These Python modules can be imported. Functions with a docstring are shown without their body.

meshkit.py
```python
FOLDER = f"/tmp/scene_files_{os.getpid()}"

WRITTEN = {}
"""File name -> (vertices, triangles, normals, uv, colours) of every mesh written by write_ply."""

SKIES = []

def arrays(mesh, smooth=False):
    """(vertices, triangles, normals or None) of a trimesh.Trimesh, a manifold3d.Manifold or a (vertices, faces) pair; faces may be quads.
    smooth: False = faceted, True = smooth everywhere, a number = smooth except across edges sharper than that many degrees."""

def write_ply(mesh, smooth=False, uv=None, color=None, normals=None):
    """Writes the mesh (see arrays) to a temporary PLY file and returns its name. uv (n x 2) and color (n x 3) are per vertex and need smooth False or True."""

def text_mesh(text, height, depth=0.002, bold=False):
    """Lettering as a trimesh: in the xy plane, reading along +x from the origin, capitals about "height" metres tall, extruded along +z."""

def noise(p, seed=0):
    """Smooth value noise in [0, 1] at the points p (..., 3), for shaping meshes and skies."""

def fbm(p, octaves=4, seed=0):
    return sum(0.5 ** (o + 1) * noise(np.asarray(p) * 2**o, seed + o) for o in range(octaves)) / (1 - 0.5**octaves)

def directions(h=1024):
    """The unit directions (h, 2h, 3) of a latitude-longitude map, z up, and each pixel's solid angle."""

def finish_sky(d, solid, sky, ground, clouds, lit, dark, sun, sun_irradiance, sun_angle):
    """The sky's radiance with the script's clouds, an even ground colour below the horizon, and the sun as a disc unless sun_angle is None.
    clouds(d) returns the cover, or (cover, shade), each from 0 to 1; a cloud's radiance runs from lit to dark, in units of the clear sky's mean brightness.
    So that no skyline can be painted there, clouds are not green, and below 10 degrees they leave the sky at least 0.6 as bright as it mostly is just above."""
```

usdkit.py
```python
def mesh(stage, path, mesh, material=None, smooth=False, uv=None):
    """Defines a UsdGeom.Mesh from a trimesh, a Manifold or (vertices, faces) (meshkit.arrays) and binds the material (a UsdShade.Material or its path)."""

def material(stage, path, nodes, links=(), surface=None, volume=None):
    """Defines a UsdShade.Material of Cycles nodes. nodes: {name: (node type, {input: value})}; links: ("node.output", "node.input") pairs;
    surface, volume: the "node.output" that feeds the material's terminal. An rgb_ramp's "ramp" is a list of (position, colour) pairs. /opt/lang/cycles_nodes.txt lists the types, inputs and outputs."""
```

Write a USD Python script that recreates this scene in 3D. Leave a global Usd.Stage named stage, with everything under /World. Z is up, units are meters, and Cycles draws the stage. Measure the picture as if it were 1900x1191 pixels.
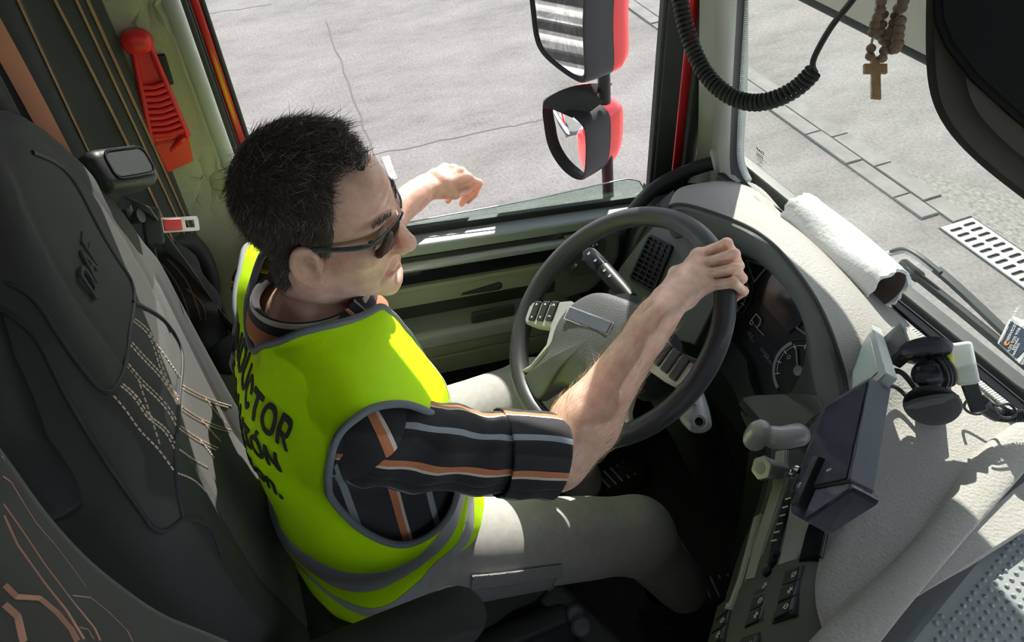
import math, random
import numpy as np, trimesh, manifold3d as m3, shapely.geometry as sg
from scipy.interpolate import CubicSpline
from pxr import Usd, UsdGeom, UsdLux, UsdShade, Gf, Sdf, Vt
import usdkit, meshkit
rng = np.random.default_rng(7)
stage = Usd.Stage.CreateInMemory()
UsdGeom.SetStageUpAxis(stage, UsdGeom.Tokens.z)
UsdGeom.Xform.Define(stage, '/World'); UsdGeom.Scope.Define(stage, '/World/Looks')
A = np.array
# ---------------------------------------------------------------- camera, sky, sun, exposure
FPX = 1400.0
CAM = A([0.235, 0.0, 3.15])
_p, _s, _r = np.radians([43.0, 19.0, -4.4])
_f = A([-math.cos(_p)*math.cos(_s), math.cos(_p)*math.sin(_s), -math.sin(_p)])
_rt = np.cross(_f, [0, 0, 1]); _rt /= np.linalg.norm(_rt); _up = np.cross(_rt, _f)
RM = A([math.cos(_r)*_rt + math.sin(_r)*_up, -math.sin(_r)*_rt + math.cos(_r)*_up, -_f])
cam = UsdGeom.Camera.Define(stage, '/World/camera')
cam.CreateHorizontalApertureAttr(36.0); cam.CreateVerticalApertureAttr(36.0*1191/1900)
cam.CreateFocalLengthAttr(36.0*FPX/1900); cam.CreateClippingRangeAttr((0.02, 500.0))
_m = np.eye(4); _m[:3, :3] = RM; _m[3, :3] = CAM
cam.AddTransformOp().Set(Gf.Matrix4d(*_m.ravel().tolist()))
cam.CreateExposureAttr(2.5)
cam.CreateFStopAttr(0.0)
SUN = A([-0.66, 0.43, 0.615]); SUN = SUN/np.linalg.norm(SUN)
sky = UsdLux.DomeLight.Define(stage, '/World/sky'); sky.CreateIntensityAttr(33)
usdkit.material(stage, '/World/Looks/sky_look', {'t': ('sky_texture', {'sky_type': 'hosek_wilkie', 'sun_direction': SUN.tolist(), 'turbidity': 3.0, 'ground_albedo': 0.4}),
    'h': ('hsv', {'saturation': 0.40}), 'b': ('background_shader', {'strength': 1.0})}, [('t.color', 'h.color'), ('h.color', 'b.color')], surface='b.background')
UsdShade.MaterialBindingAPI.Apply(sky.GetPrim()).Bind(UsdShade.Material.Get(stage, '/World/Looks/sky_look'))
sun = UsdLux.DistantLight.Define(stage, '/World/sun'); sun.CreateIntensityAttr(0.42); sun.CreateAngleAttr(0.53); sun.CreateNormalizeAttr(True); sun.CreateColorAttr((1.0, 0.95, 0.87))
_z = SUN; _x = np.cross([0, 0, 1], _z); _x /= np.linalg.norm(_x); _y = np.cross(_z, _x)
_m = np.eye(4); _m[0, :3], _m[1, :3], _m[2, :3] = _x, _y, _z
sun.AddTransformOp().Set(Gf.Matrix4d(*_m.ravel().tolist()))
# ---------------------------------------------------------------- helpers
def ray(u, v): return RM.T @ A([(u-950)/FPX, -(v-595.5)/FPX, -1.0])
def at(u, v, x=None, y=None, z=None, d=None):
    """the point of the place that the measured picture position u, v lies on, given one coordinate of it"""
    r = ray(u, v)
    if d is not None: return CAM + r/np.linalg.norm(r)*d
    k, val = (0, x) if x is not None else (1, y) if y is not None else (2, z)
    return CAM + r*(val-CAM[k])/r[k]
def on(u, v, p, n):
    r = ray(u, v); return CAM + r*np.dot(A(p)-CAM, n)/np.dot(r, n)
def nrm(v): v = np.asarray(v, float); return v/np.linalg.norm(v)
def frame(o, z, x=(1, 0, 0)):
    z = nrm(z); y = nrm(np.cross(z, x)); x = np.cross(y, z)
    M = np.eye(4); M[:3, 0], M[:3, 1], M[:3, 2], M[:3, 3] = x, y, z, o
    return M
def tr(mesh, M): m = mesh.copy(); m.apply_transform(M); return m
def mv(mesh, p): m = mesh.copy(); m.apply_translation(p); return m
cat = lambda *ms: trimesh.util.concatenate([m for q in ms for m in ([q] if hasattr(q, 'vertices') else list(q))])
_used = {}
def uniq(parent, name):
    k = (parent, name); n = _used.get(k, 0); _used[k] = n+1
    return f'{parent}/{name}' if n == 0 else f'{parent}/{name}_{n:03d}'
def tagp(path, label=None, category=None, group=None, kind=None):
    p = stage.GetPrimAtPath(path)
    for k, v in (('label', label), ('category', category), ('group', group), ('kind', kind)):
        if v: p.SetCustomDataByKey(k, v)
    return path
def thing(name, label, category, group=None, kind=None, loc=None):
    path = uniq('/World', name); x = UsdGeom.Xform.Define(stage, path)
    return tagp(path, label, category, group, kind)
def struct(name): path = uniq('/World', name); UsdGeom.Xform.Define(stage, path); return tagp(path, kind='structure')
def part(parent, name, mesh, m, smooth=35, label=None, kind=None, uv=None, col=None):
    path = uniq(parent, name)
    if uv is not None: smooth = True
    g = usdkit.mesh(stage, path, mesh, MAT[m] if isinstance(m, str) else m, smooth=smooth, uv=uv)
    g.CreateDoubleSidedAttr(True)
    if col is not None:
        UsdGeom.PrimvarsAPI(g).CreatePrimvar('tint', Sdf.ValueTypeNames.Float3Array, 'vertex').Set(Vt.Vec3fArray.FromNumpy(np.asarray(col, np.float32)))
    return tagp(path, label, None, None, kind)
def single(name, mesh, m, label, category, group=None, smooth=35, uv=None, kind=None):
    return tagp(part('/World', name, mesh, m, smooth, uv=uv), label, category, group, kind)
def spl(pts, n=40, closed=False):
    p = A(pts, float)
    if len(p) == 2: return p[0] + (p[1]-p[0])*np.linspace(0, 1, n)[:, None]
    if closed: p = np.vstack([p, p[:1]])
    s = np.r_[0, np.cumsum(np.linalg.norm(np.diff(p, axis=0), axis=1)**.5)]
    c = CubicSpline(s, p, bc_type='periodic' if closed else 'natural')
    return c(np.linspace(0, s[-1], n+1)[:-1] if closed else np.linspace(0, s[-1], n))
def lin(pts, n=40):
    p = A(pts, float); s = np.r_[0, np.cumsum(np.linalg.norm(np.diff(p, axis=0), axis=1))]
    t = np.linspace(0, s[-1], n); return np.stack([np.interp(t, s, p[:, k]) for k in range(p.shape[1])], 1)
def grid_faces(a, b, wa=False, wb=False):
    i, j = np.meshgrid(np.arange(a if wa else a-1), np.arange(b if wb else b-1), indexing='ij'); i, j = i.ravel(), j.ravel()
    i2, j2 = (i+1) % a, (j+1) % b
    q = np.stack([i*b+j, i2*b+j, i2*b+j2, i*b+j2], 1)
    return np.vstack([q[:, [0, 1, 2]], q[:, [0, 2, 3]]])
def rings(R, closed=True, caps=True):
    """skin through a stack of rings (n, m, 3)"""
    R = A(R, float); n, m = R.shape[:2]; v = R.reshape(-1, 3); f = grid_faces(n, m, False, closed)
    if caps and closed:
        v = np.vstack([v, R[0].mean(0), R[-1].mean(0)]); k = np.arange(m); k2 = (k+1) % m
        f = np.vstack([f, np.stack([k, k*0+n*m, k2], 1)[:, [0, 2, 1]][:, ::-1], np.stack([k+(n-1)*m, k2+(n-1)*m, k*0+n*m+1], 1)])
    M = trimesh.Trimesh(v, f, process=False)
    if caps and closed and M.volume < 0: M.invert()
    return M
def tube(pts, r, sides=12, n=None, closed=False, up=None, flat=1.0, caps=True):
    p = spl(pts, n, closed) if n else A(pts, float)
    t = (np.roll(p, -1, 0)-np.roll(p, 1, 0)) if closed else np.gradient(p, axis=0)
    t /= np.linalg.norm(t, axis=1, keepdims=True)+1e-12
    a = np.zeros_like(p); a0 = np.cross(t[0], up if up is not None else ([0, 0, 1] if abs(t[0][2]) < .9 else [1, 0, 0])); a[0] = nrm(a0)
    for i in range(1, len(p)): w = a[i-1]-t[i]*np.dot(a[i-1], t[i]); a[i] = w/(np.linalg.norm(w)+1e-12)
    if up is not None: a = np.cross(t, up); a /= np.linalg.norm(a, axis=1, keepdims=True)+1e-12
    b = np.cross(t, a); g = np.arange(sides)*2*np.pi/sides
    rr = np.broadcast_to(r, (len(p),))[:, None, None]
    V = p[:, None] + rr*(np.cos(g)[None, :, None]*a[:, None] + flat*np.sin(g)[None, :, None]*b[:, None])
    if closed: return trimesh.Trimesh(V.reshape(-1, 3), grid_faces(len(p), sides, True, True), process=False)
    return rings(V, True, caps)
def cap_tube(pts, r, sides=12, n=24, flat=1.0, up=None):
    """a tube with rounded ends"""
    p = spl(pts, n); L = np.r_[0, np.cumsum(np.linalg.norm(np.diff(p, axis=0), axis=1))]
    q = np.minimum(L, L[-1]-L); e = np.interp([0, .1, .3, .6, 1], [0, 1], [0, r])
    ex = np.unique(np.r_[L, e, L[-1]-e]); ex = ex[(ex >= 0) & (ex <= L[-1])]
    P = np.stack([np.interp(ex, L, p[:, k]) for k in range(3)], 1); q = np.minimum(ex, L[-1]-ex)
    return tube(P, np.maximum(r*np.sqrt(np.clip(1-(1-np.clip(q/r, 0, 1))**2, 0, 1)), r*.02), sides, flat=flat, up=up)
def lathe(prof, seg=32):
    p = A(prof, float); g = np.arange(seg)*2*np.pi/seg
    R = np.stack([p[:, 0, None]*np.cos(g), p[:, 0, None]*np.sin(g), np.broadcast_to(p[:, 1, None], (len(p), seg))], -1)
    return rings(R, True, True)
def rbox(sx, sy, sz, r=.004, k=3):
    r = min(r, .49*min(sx, sy, sz)); s = []
    for x in (-1, 1):
        for y in (-1, 1):
            for z in (-1, 1): s.append(m3.Manifold.sphere(r, 4*k).translate([x*(sx/2-r), y*(sy/2-r), z*(sz/2-r)]))
    m = m3.Manifold.batch_hull(s).to_mesh(); return trimesh.Trimesh(m.vert_properties[:, :3], m.tri_verts, process=False)
def rrect(w, h, r, n=5):
    return sg.box(-w/2+r, -h/2+r, w/2-r, h/2-r).buffer(r, quad_segs=n)
def prism(poly, h, bev=0.0, z0=0.0):
    """extruded outline with a chamfered upper edge"""
    poly = poly if hasattr(poly, 'exterior') else sg.Polygon(poly)
    poly = sg.polygon.orient(poly)
    if bev <= 0: return mv(trimesh.creation.extrude_polygon(poly, h, engine='earcut'), (0, 0, z0))
    cs = lambda p: m3.CrossSection([np.asarray(c.coords)[:-1].tolist() for c in (p.exterior, *p.interiors)], m3.FillRule.EvenOdd)
    m = None
    for d, a, b in ((0, 0, h-bev), (-bev*.3, h-bev, h-bev*.45), (-bev, h-bev*.45, h)):
        q = poly.buffer(d, quad_segs=3)
        for g in getattr(q, 'geoms', [q]):
            if g.is_empty: continue
            e = m3.Manifold.extrude(cs(g), b-a+1e-5).translate([0, 0, a]); m = e if m is None else m+e
    return mv(tomesh(m), (0, 0, z0))
def tomesh(m): q = m.to_mesh(); return trimesh.Trimesh(q.vert_properties[:, :3].astype(float), q.tri_verts, process=False)
def toman(t):
    t = trimesh.Trimesh(t.vertices, t.faces, process=True); t.merge_vertices(); 
    return m3.Manifold(m3.Mesh(A(t.vertices, np.float32), A(t.faces, np.uint32)))
def bicubic(C, nu=24, nv=24, linear_u=False):
    C = A(C, float); a, b = C.shape[:2]
    def up(P, n):
        if len(P) == 2: return P[0]+(P[1]-P[0])*np.linspace(0, 1, n).reshape(-1, *([1]*(P.ndim-1)))
        return CubicSpline(np.arange(len(P)), P, bc_type='natural')(np.linspace(0, len(P)-1, n))
    P = up(C, nu); return np.swapaxes(up(np.swapaxes(P, 0, 1), nv), 0, 1)
def sheet(C, nu=24, nv=24, t=0.0, flip=False, raw=False):
    """a smooth surface through a net of points, given thickness t behind it"""
    P = A(C, float) if raw else bicubic(C, nu, nv)
    n = np.cross(np.gradient(P, axis=0), np.gradient(P, axis=1)); n /= np.linalg.norm(n, axis=-1, keepdims=True)+1e-12
    if flip: n = -n
    if t == 0: return trimesh.Trimesh(P.reshape(-1, 3), grid_faces(*P.shape[:2]), process=False)
    return solid(trimesh.Trimesh(P.reshape(-1, 3), grid_faces(*P.shape[:2]), process=False), n.reshape(-1, 3), t)
def solid(m, n, t):
    v, f = A(m.vertices), A(m.faces); k = len(v)
    fn = np.cross(v[f[:, 1]]-v[f[:, 0]], v[f[:, 2]]-v[f[:, 0]])
    if (fn*n[f[:, 0]]).sum() < 0: f = f[:, ::-1]
    e = np.vstack([f[:, [0, 1]], f[:, [1, 2]], f[:, [2, 0]]]); key = {}
    s = np.sort(e, 1); _, inv, c = np.unique(s, axis=0, return_inverse=True, return_counts=True); b = e[c[inv.ravel()] == 1]
    w = np.vstack([np.stack([b[:, 0], b[:, 0]+k, b[:, 1]], 1), np.stack([b[:, 1], b[:, 0]+k, b[:, 1]+k], 1)])
    return trimesh.Trimesh(np.vstack([v, v-n*t]), np.vstack([f, f[:, ::-1]+k, w]), process=False)
def vnorm(m):
    v, f = A(m.vertices), A(m.faces); n = np.zeros_like(v); q = np.cross(v[f[:, 1]]-v[f[:, 0]], v[f[:, 2]]-v[f[:, 0]])
    for k in range(3): np.add.at(n, f[:, k], q)
    return n/(np.linalg.norm(n, axis=1, keepdims=True)+1e-15)
def clip(m, g):
    """keeps the part of a surface where g(points) > 0, cut exactly along g = 0"""
    v, f = A(m.vertices), A(m.faces); s = g(v); s = np.where(np.abs(s) < 1e-9, 1e-9, s)
    pos = s > 0; c = pos[f].sum(1); out = [f[c == 3]]; V = [v]; k = len(v); ed = {}; nf = []; nv = []
    def mid(a, b):
        nonlocal k
        key = (min(a, b), max(a, b))
        if key not in ed:
            t = s[a]/(s[a]-s[b]); nv.append(v[a]+(v[b]-v[a])*t); ed[key] = k; k += 1
        return ed[key]
    for tri in f[(c == 1) | (c == 2)]:
        p = pos[tri]; i = int(np.argmax(p)) if p.sum() == 1 else int(np.argmin(p)); a, b, d = tri[i], tri[(i+1) % 3], tri[(i+2) % 3]
        ab, ad = mid(a, b), mid(a, d)
        if p.sum() == 1: nf.append((a, ab, ad))
        else: nf += [(ab, b, d), (ab, d, ad)]
    if nv: V.append(A(nv))
    if nf: out.append(A(nf))
    r = trimesh.Trimesh(np.vstack(V), np.vstack(out), process=False); r.remove_unreferenced_vertices(); return r
def nets(fn, lo, hi, h):
    """the zero surface of a distance function on a grid of spacing h"""
    lo, hi = A(lo, float), A(hi, float); N = np.ceil((hi-lo)/h).astype(int)+1
    ax = [lo[k]+h*np.arange(N[k]) for k in range(3)]
    # the function is asked on a coarse grid first and in full only near the surface
    B = 5; nb = -(-N//B); cc = [lo[k]+h*(B*np.arange(nb[k])+(B-1)/2) for k in range(3)]
    G = np.stack(np.meshgrid(*cc, indexing='ij'), -1); dc = fn(G.reshape(-1, 3)); near = np.abs(dc) < h*B*1.55
    F = np.repeat(np.repeat(np.repeat(dc.reshape(nb).astype(np.float32), B, 0), B, 1), B, 2)
    off = np.stack(np.meshgrid(*[np.arange(B)]*3, indexing='ij'), -1).reshape(-1, 3); bi = np.argwhere(near.reshape(nb))
    for s in range(0, len(bi), 1500):
        q = (bi[s:s+1500, None]*B+off).reshape(-1, 3); F[q[:, 0], q[:, 1], q[:, 2]] = fn(lo+h*q)
    F = np.ascontiguousarray(F[:N[0], :N[1], :N[2]])
    S = F < 0
    a = np.zeros(tuple(N-1), np.int8)
    for d in np.ndindex(2, 2, 2): a += S[d[0]:N[0]-1+d[0], d[1]:N[1]-1+d[1], d[2]:N[2]-1+d[2]]
    I = np.argwhere((a > 0) & (a < 8)); idx = -np.ones(tuple(N-1), np.int64); idx[tuple(I.T)] = np.arange(len(I))
    acc = np.zeros((len(I), 3)); cnt = np.zeros(len(I)); C8 = A(list(np.ndindex(2, 2, 2)))
    vals = {tuple(c): F[I[:, 0]+c[0], I[:, 1]+c[1], I[:, 2]+c[2]].astype(float) for c in C8}
    for c in C8:
        for k in range(3):
            if c[k] == 0:
                d = c.copy(); d[k] = 1; x, y = vals[tuple(c)], vals[tuple(d)]; m = (x < 0) != (y < 0)
                t = x[m]/(x[m]-y[m]); q = np.broadcast_to(c.astype(float), (m.sum(), 3)).copy(); q[:, k] = t; acc[m] += q; cnt[m] += 1
    V = lo+h*(I+acc/cnt[:, None]); Q = []
    for k in range(3):
        sl0 = [slice(None)]*3; sl1 = [slice(None)]*3; sl0[k] = slice(0, -1); sl1[k] = slice(1, None)
        a0, a1 = S[tuple(sl0)], S[tuple(sl1)]; E = np.argwhere(a0 != a1); fl = a0[tuple(E.T)]
        u, w = (k+1) % 3, (k+2) % 3
        ok = (E[:, u] > 0) & (E[:, w] > 0) & (E[:, u] < N[u]-1) & (E[:, w] < N[w]-1); E, fl = E[ok], fl[ok]
        def at_(du, dw): q = E.copy(); q[:, u] -= du; q[:, w] -= dw; return idx[tuple(q.T)]
        q = np.stack([at_(1, 1), at_(0, 1), at_(0, 0), at_(1, 0)], 1); q[~fl] = q[~fl][:, ::-1]; Q.append(q)
    Q = np.vstack(Q); return trimesh.Trimesh(V, np.vstack([Q[:, [0, 1, 2]], Q[:, [0, 2, 3]]]), process=False)
def smin(a, b, k): h = np.clip(.5+.5*(b-a)/k, 0, 1); return b+(a-b)*h-k*h*(1-h)
def smax(a, b, k): return -smin(-a, -b, k)
def cone(p, a, b, ra, rb):
    a, b = A(a, float), A(b, float); d = b-a; q = p-a; t = np.clip((q@d)/(d@d+1e-12), 0, 1); q = q-t[:, None]*d
    return np.sqrt(np.einsum('ij,ij->i', q, q))-(ra+(rb-ra)*t)
def ell(p, c, r):
    q = (p-A(c))/A(r); k = np.linalg.norm(q, axis=1); g = np.linalg.norm(q/A(r), axis=1)+1e-9
    return k*(k-1)/g
# ---------------------------------------------------------------- materials
MAT = {}
def mat(name, color, rough=.5, metal=0., bump=0., bscale=300., vary=0., vscale=8., spec=.5, coat=0., color2=None, sheen=0., cell=False, dist=.001, trans=0., **kw):
    n = {'p': ('principled_bsdf', dict(base_color=color, roughness=rough, metallic=metal, specular_ior_level=spec, coat_weight=coat, sheen_weight=sheen, transmission_weight=trans, **kw))}
    L = []
    if vary or bump: n['tc'] = ('texture_coordinate', {})
    if vary:
        c2 = color2 if color2 is not None else [min(1, c*(1+vary)) for c in color]; c1 = [c*(1-vary) for c in color] if color2 is None else color
        n['nz'] = ('noise_texture', {'scale': vscale, 'detail': 5.0, 'roughness': .6}); n['rr'] = ('rgb_ramp', {'ramp': [(0.3, c1), (0.7, c2)]})
        L += [('tc.object', 'nz.vector'), ('nz.fac', 'rr.fac'), ('rr.color', 'p.base_color')]
    if bump:
        n['bn'] = ('voronoi_texture', {'scale': bscale, 'feature': 'smooth_f1', 'smoothness': .6}) if cell else ('noise_texture', {'scale': bscale, 'detail': 2.0})
        n['bp'] = ('bump', {'strength': bump, 'distance': dist})
        L += [('tc.object', 'bn.vector'), ('bn.distance' if cell else 'bn.fac', 'bp.height'), ('bp.normal', 'p.normal')]
    MAT[name] = usdkit.material(stage, f'/World/Looks/{name}', n, L, surface='p.BSDF')
def glass(name, tint, refl=.05, rough=0.0):
    MAT[name] = usdkit.material(stage, f'/World/Looks/{name}', {'t': ('transparent_bsdf', {'color': tint}), 'g': ('glossy_bsdf', {'color': (1, 1, 1), 'roughness': rough}), 'f': ('layer_weight', {'blend': .5}),
        'q': ('math', {'math_type': 'power', 'value2': 5.0}), 'a': ('math', {'math_type': 'multiply_add', 'value2': .5, 'value3': refl}), 'm': ('mix_closure', {})},
        [('f.facing', 'q.value1'), ('q.value', 'a.value1'), ('a.value', 'm.fac'), ('t.BSDF', 'm.closure1'), ('g.BSDF', 'm.closure2')], surface='m.closure')
MAT['concrete'] = usdkit.material(stage, '/World/Looks/concrete', {'tc': ('texture_coordinate', {}), 'mp': ('mapping', {'scale': (1.0, .45, 1.0), 'rotation': (0, 0, .5)}), 'a': ('noise_texture', {'scale': 2.2, 'detail': 9.0, 'roughness': .72}), 'ra': ('rgb_ramp', {'ramp': [(.26, (.135, .127, .120)), (.44, (.196, .186, .178)), (.62, (.240, .229, .221))]}),
    'b': ('noise_texture', {'scale': 38.0, 'detail': 6.0, 'roughness': .7}), 'rb': ('rgb_ramp', {'ramp': [(.36, (.80, .80, .80)), (.52, (1, 1, 1)), (.66, (1.12, 1.12, 1.12))]}), 'm': ('mix', {'mix_type': 'multiply', 'fac': 1.0}), 'bp': ('bump', {'strength': .5, 'distance': .004}), 'p': ('principled_bsdf', {'roughness': .95, 'specular_ior_level': .05})},
    [('tc.object', 'mp.vector'), ('mp.vector', 'a.vector'), ('a.fac', 'ra.fac'), ('tc.object', 'b.vector'), ('b.fac', 'rb.fac'), ('ra.color', 'm.color1'), ('rb.color', 'm.color2'), ('m.color', 'p.base_color'), ('b.fac', 'bp.height'), ('bp.normal', 'p.normal')], surface='p.BSDF')
mat('slab', (.205, .20, .188), .85, spec=.05, vary=.18, vscale=5, bump=.4, bscale=90, dist=.003)
mat('gravelly', (.21, .205, .188), .95, spec=.05, vary=.35, vscale=28, bump=.8, bscale=70, dist=.006)
mat('joint', (.12, .112, .105), .95)
mat('white_paint', (.25, .24, .232), .7, vary=.1, vscale=30)
mat('iron', (.30, .30, .30), .6, vary=.1, vscale=30)
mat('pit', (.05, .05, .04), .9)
mat('red_paint', (.50, .009, .012), .25, coat=.6)
mat('black_plastic', (.016, .0175, .018), .45, spec=.35, bump=.15, bscale=900)
mat('black_gloss', (.006, .006, .007), .10, spec=.22)
mat('black_rubber', (.022, .024, .024), .6)
mat('dark_plastic', (.032, .036, .035), .5, spec=.35, bump=.2, bscale=700)
mat('fascia', (.085, .09, .085), .5, bump=.25, bscale=600)
mat('dash_pad', (.32, .305, .28), .7, bump=.55, bscale=230, cell=True, dist=.0016)
mat('dash_grey', (.28, .285, .28), .6, bump=.5, bscale=260, cell=True, dist=.0014)
mat('trim_grey', (.40, .41, .39), .55, bump=.12, bscale=500)
mat('door_panel', (.26, .265, .215), .6, bump=.3, bscale=420)
mat('door_sill', (.30, .32, .33), .45, bump=.2, bscale=500)
mat('silver', (.52, .54, .55), .32, metal=.55)
mat('chrome', (.8, .8, .8), .12, metal=1.0)
mat('panel_fabric', (.42, .42, .28), .95, bump=.6, bscale=520, vary=.12, vscale=400, sheen=.2)
mat('headliner', (.50, .49, .44), .95, bump=.2, bscale=500)
mat('frit', (.008, .008, .008), .4)
mat('floor_mat', (.02, .02, .021), .8, bump=.5, bscale=60)
mat('white_plastic', (.7, .71, .7), .4)
mat('tray_rubber', (.28, .30, .305), .42)
mat('mirror', (.92, .93, .93), .015, metal=1.0)
glass('windshield_glass', (.945, .985, .945), .02); glass('clear_glass', (.84, .92, .88), .08)
# ---------------------------------------------------------------- ground outside
gr = struct('ground')
part(gr, 'concrete_slab', trimesh.Trimesh([(-60, -60, 0), (60, -60, 0), (60, 60, 0), (-60, 60, 0)], [(0, 1, 2), (0, 2, 3)], process=False), 'concrete', smooth=False)
def strip(a, b, w, z=.002):
    a, b = A(a)[:2], A(b)[:2]; d = nrm(b-a); n = A([-d[1], d[0]])*w/2
    q = A([a-n, b-n, b+n, a+n]); return mv(prism(q, .004), (0, 0, z-.004))
def gp(u, v): return at(u, v, z=0)
for seg in [((605, 40), (665, 205)), ((665, 205), (700, 300)), ((385, 26), (505, 8)), ((690, 288), (935, 236)), ((935, 236), (1010, 222))]:
    a, b = gp(*seg[0]), gp(*seg[1]); q = lin([a, b], 9); q[1:-1, :2] += rng.normal(0, .012, (7, 2))
    part(gr, 'expansion_joint', cat([strip(q[i], q[i+1], .014) for i in range(8)]), 'joint')
pm = sg.Polygon([gp(*p)[:2] for p in [(707, 292), (722, 288), (738, 332), (725, 336)]]); part(gr, 'painted_mark', mv(prism(pm, .004), (0, 0, -.001)), 'white_paint')
U = [gp(*p) for p in [(1372, 112), (1480, 180), (1575, 243), (1653, 303), (1797, 398)]]
M_ = [gp(*p) for p in [(1380, 150), (1480, 212), (1556, 261), (1639, 324), (1762, 416)]]
ud = nrm((U[-1]-U[0])[:2]); un = A([ud[1], -ud[0]]); o = U[0][:2]
wM = np.mean([np.dot(m[:2]-o, un) for m in M_]); sg_ = 1 if wM > 0 else -1; un = un*sg_; wM = abs(wM)
tU = lambda p: np.dot(gp(*p)[:2]-o, ud)
LEN = np.dot(U[-1][:2]-o, ud)
dc = thing('drain_channel', 'row of pale concrete channel slabs set in the yard beyond the windshield', 'drain channel')
cuts = [-3.2, -2.1, -1.0, .05, tU((1580, 247)), tU((1654, 303)), tU((1748, 365)), tU((1803, 404))]
for i in range(len(cuts)-1):
    for k, (w0, w1) in enumerate(((0.004, wM-.004), (wM+.004, wM*1.9))):
        sh = .12*k; a, b = cuts[i]+.005-sh, cuts[i+1]-.005-sh
        q = [o+ud*a+un*w0, o+ud*b+un*w0, o+ud*b+un*w1, o+ud*a+un*w1]
        part(dc, 'slab', mv(prism(sg.Polygon(q), .03, .006), (0, 0, -.018+.003*((i+k) % 3))), 'slab')
jn = cat(strip(o+ud*-3.3, o+ud*LEN, .010), strip(o+ud*-3.3+un*wM, o+ud*LEN+un*wM, .008)); part(dc, 'joint', jn, 'joint')
# iron grate with two rows of slots
g0, g1 = gp(1752, 430)[:2], gp(1803, 406)[:2]; gd = nrm(gp(1900, 472)[:2]-g1); gn = A([gd[1], -gd[0]]); gw = abs(np.dot(g0-g1, gn)); gn = gn*np.sign(np.dot(g0-g1, gn))
plate = sg.box(0, 0, 1.6, gw); holes = []
pit = .062
for k in range(24):
    for r0, r1 in ((.10, .45), (.55, .90)):
        x = .05+k*pit+(.0 if r0 < .5 else .01); holes.append(sg.LineString([(x, gw*r0+.014), (x, gw*r1-.014)]).buffer(.0145, quad_segs=3))
plate = plate.difference(__import__('shapely').union_all(holes))
GM = np.eye(4); GM[:2, 0], GM[:2, 1], GM[:3, 3] = gd, gn, [*g1, 0]; GM[2, 2] = np.sign(gd[0]*gn[1]-gd[1]*gn[0])
dg = thing('drain_grate', 'grey iron drain grate with two rows of slots at the end of the channel slabs', 'drain grate')
def flat(poly, h, z): t = tr(prism(poly, h), GM); t.apply_translation([0, 0, z-t.bounds[1][2]]); (t.volume < 0) and t.invert(); return t
part(dg, 'grate_plate', flat(plate, .02, .012), 'iron'); part(dg, 'dark_drain_sheet', flat(sg.box(-.01, -.01, 1.62, gw+.01), .003, -.006+.008), 'pit')  # thin dark sheet below the slots stands in for the drain's shaded depth
q = sg.Polygon([o+ud*1.2, o+ud*9, o+ud*9-un*6, o+ud*1.2-un*3.2]); 
part(gr, 'rough_concrete', mv(prism(sg.Polygon([o+ud*(LEN*.74), o+ud*9, o+ud*9-un*5, o+ud*(LEN+.9)-un*1.0]), .01), (0, 0, -.0075)), 'gravelly')
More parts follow.
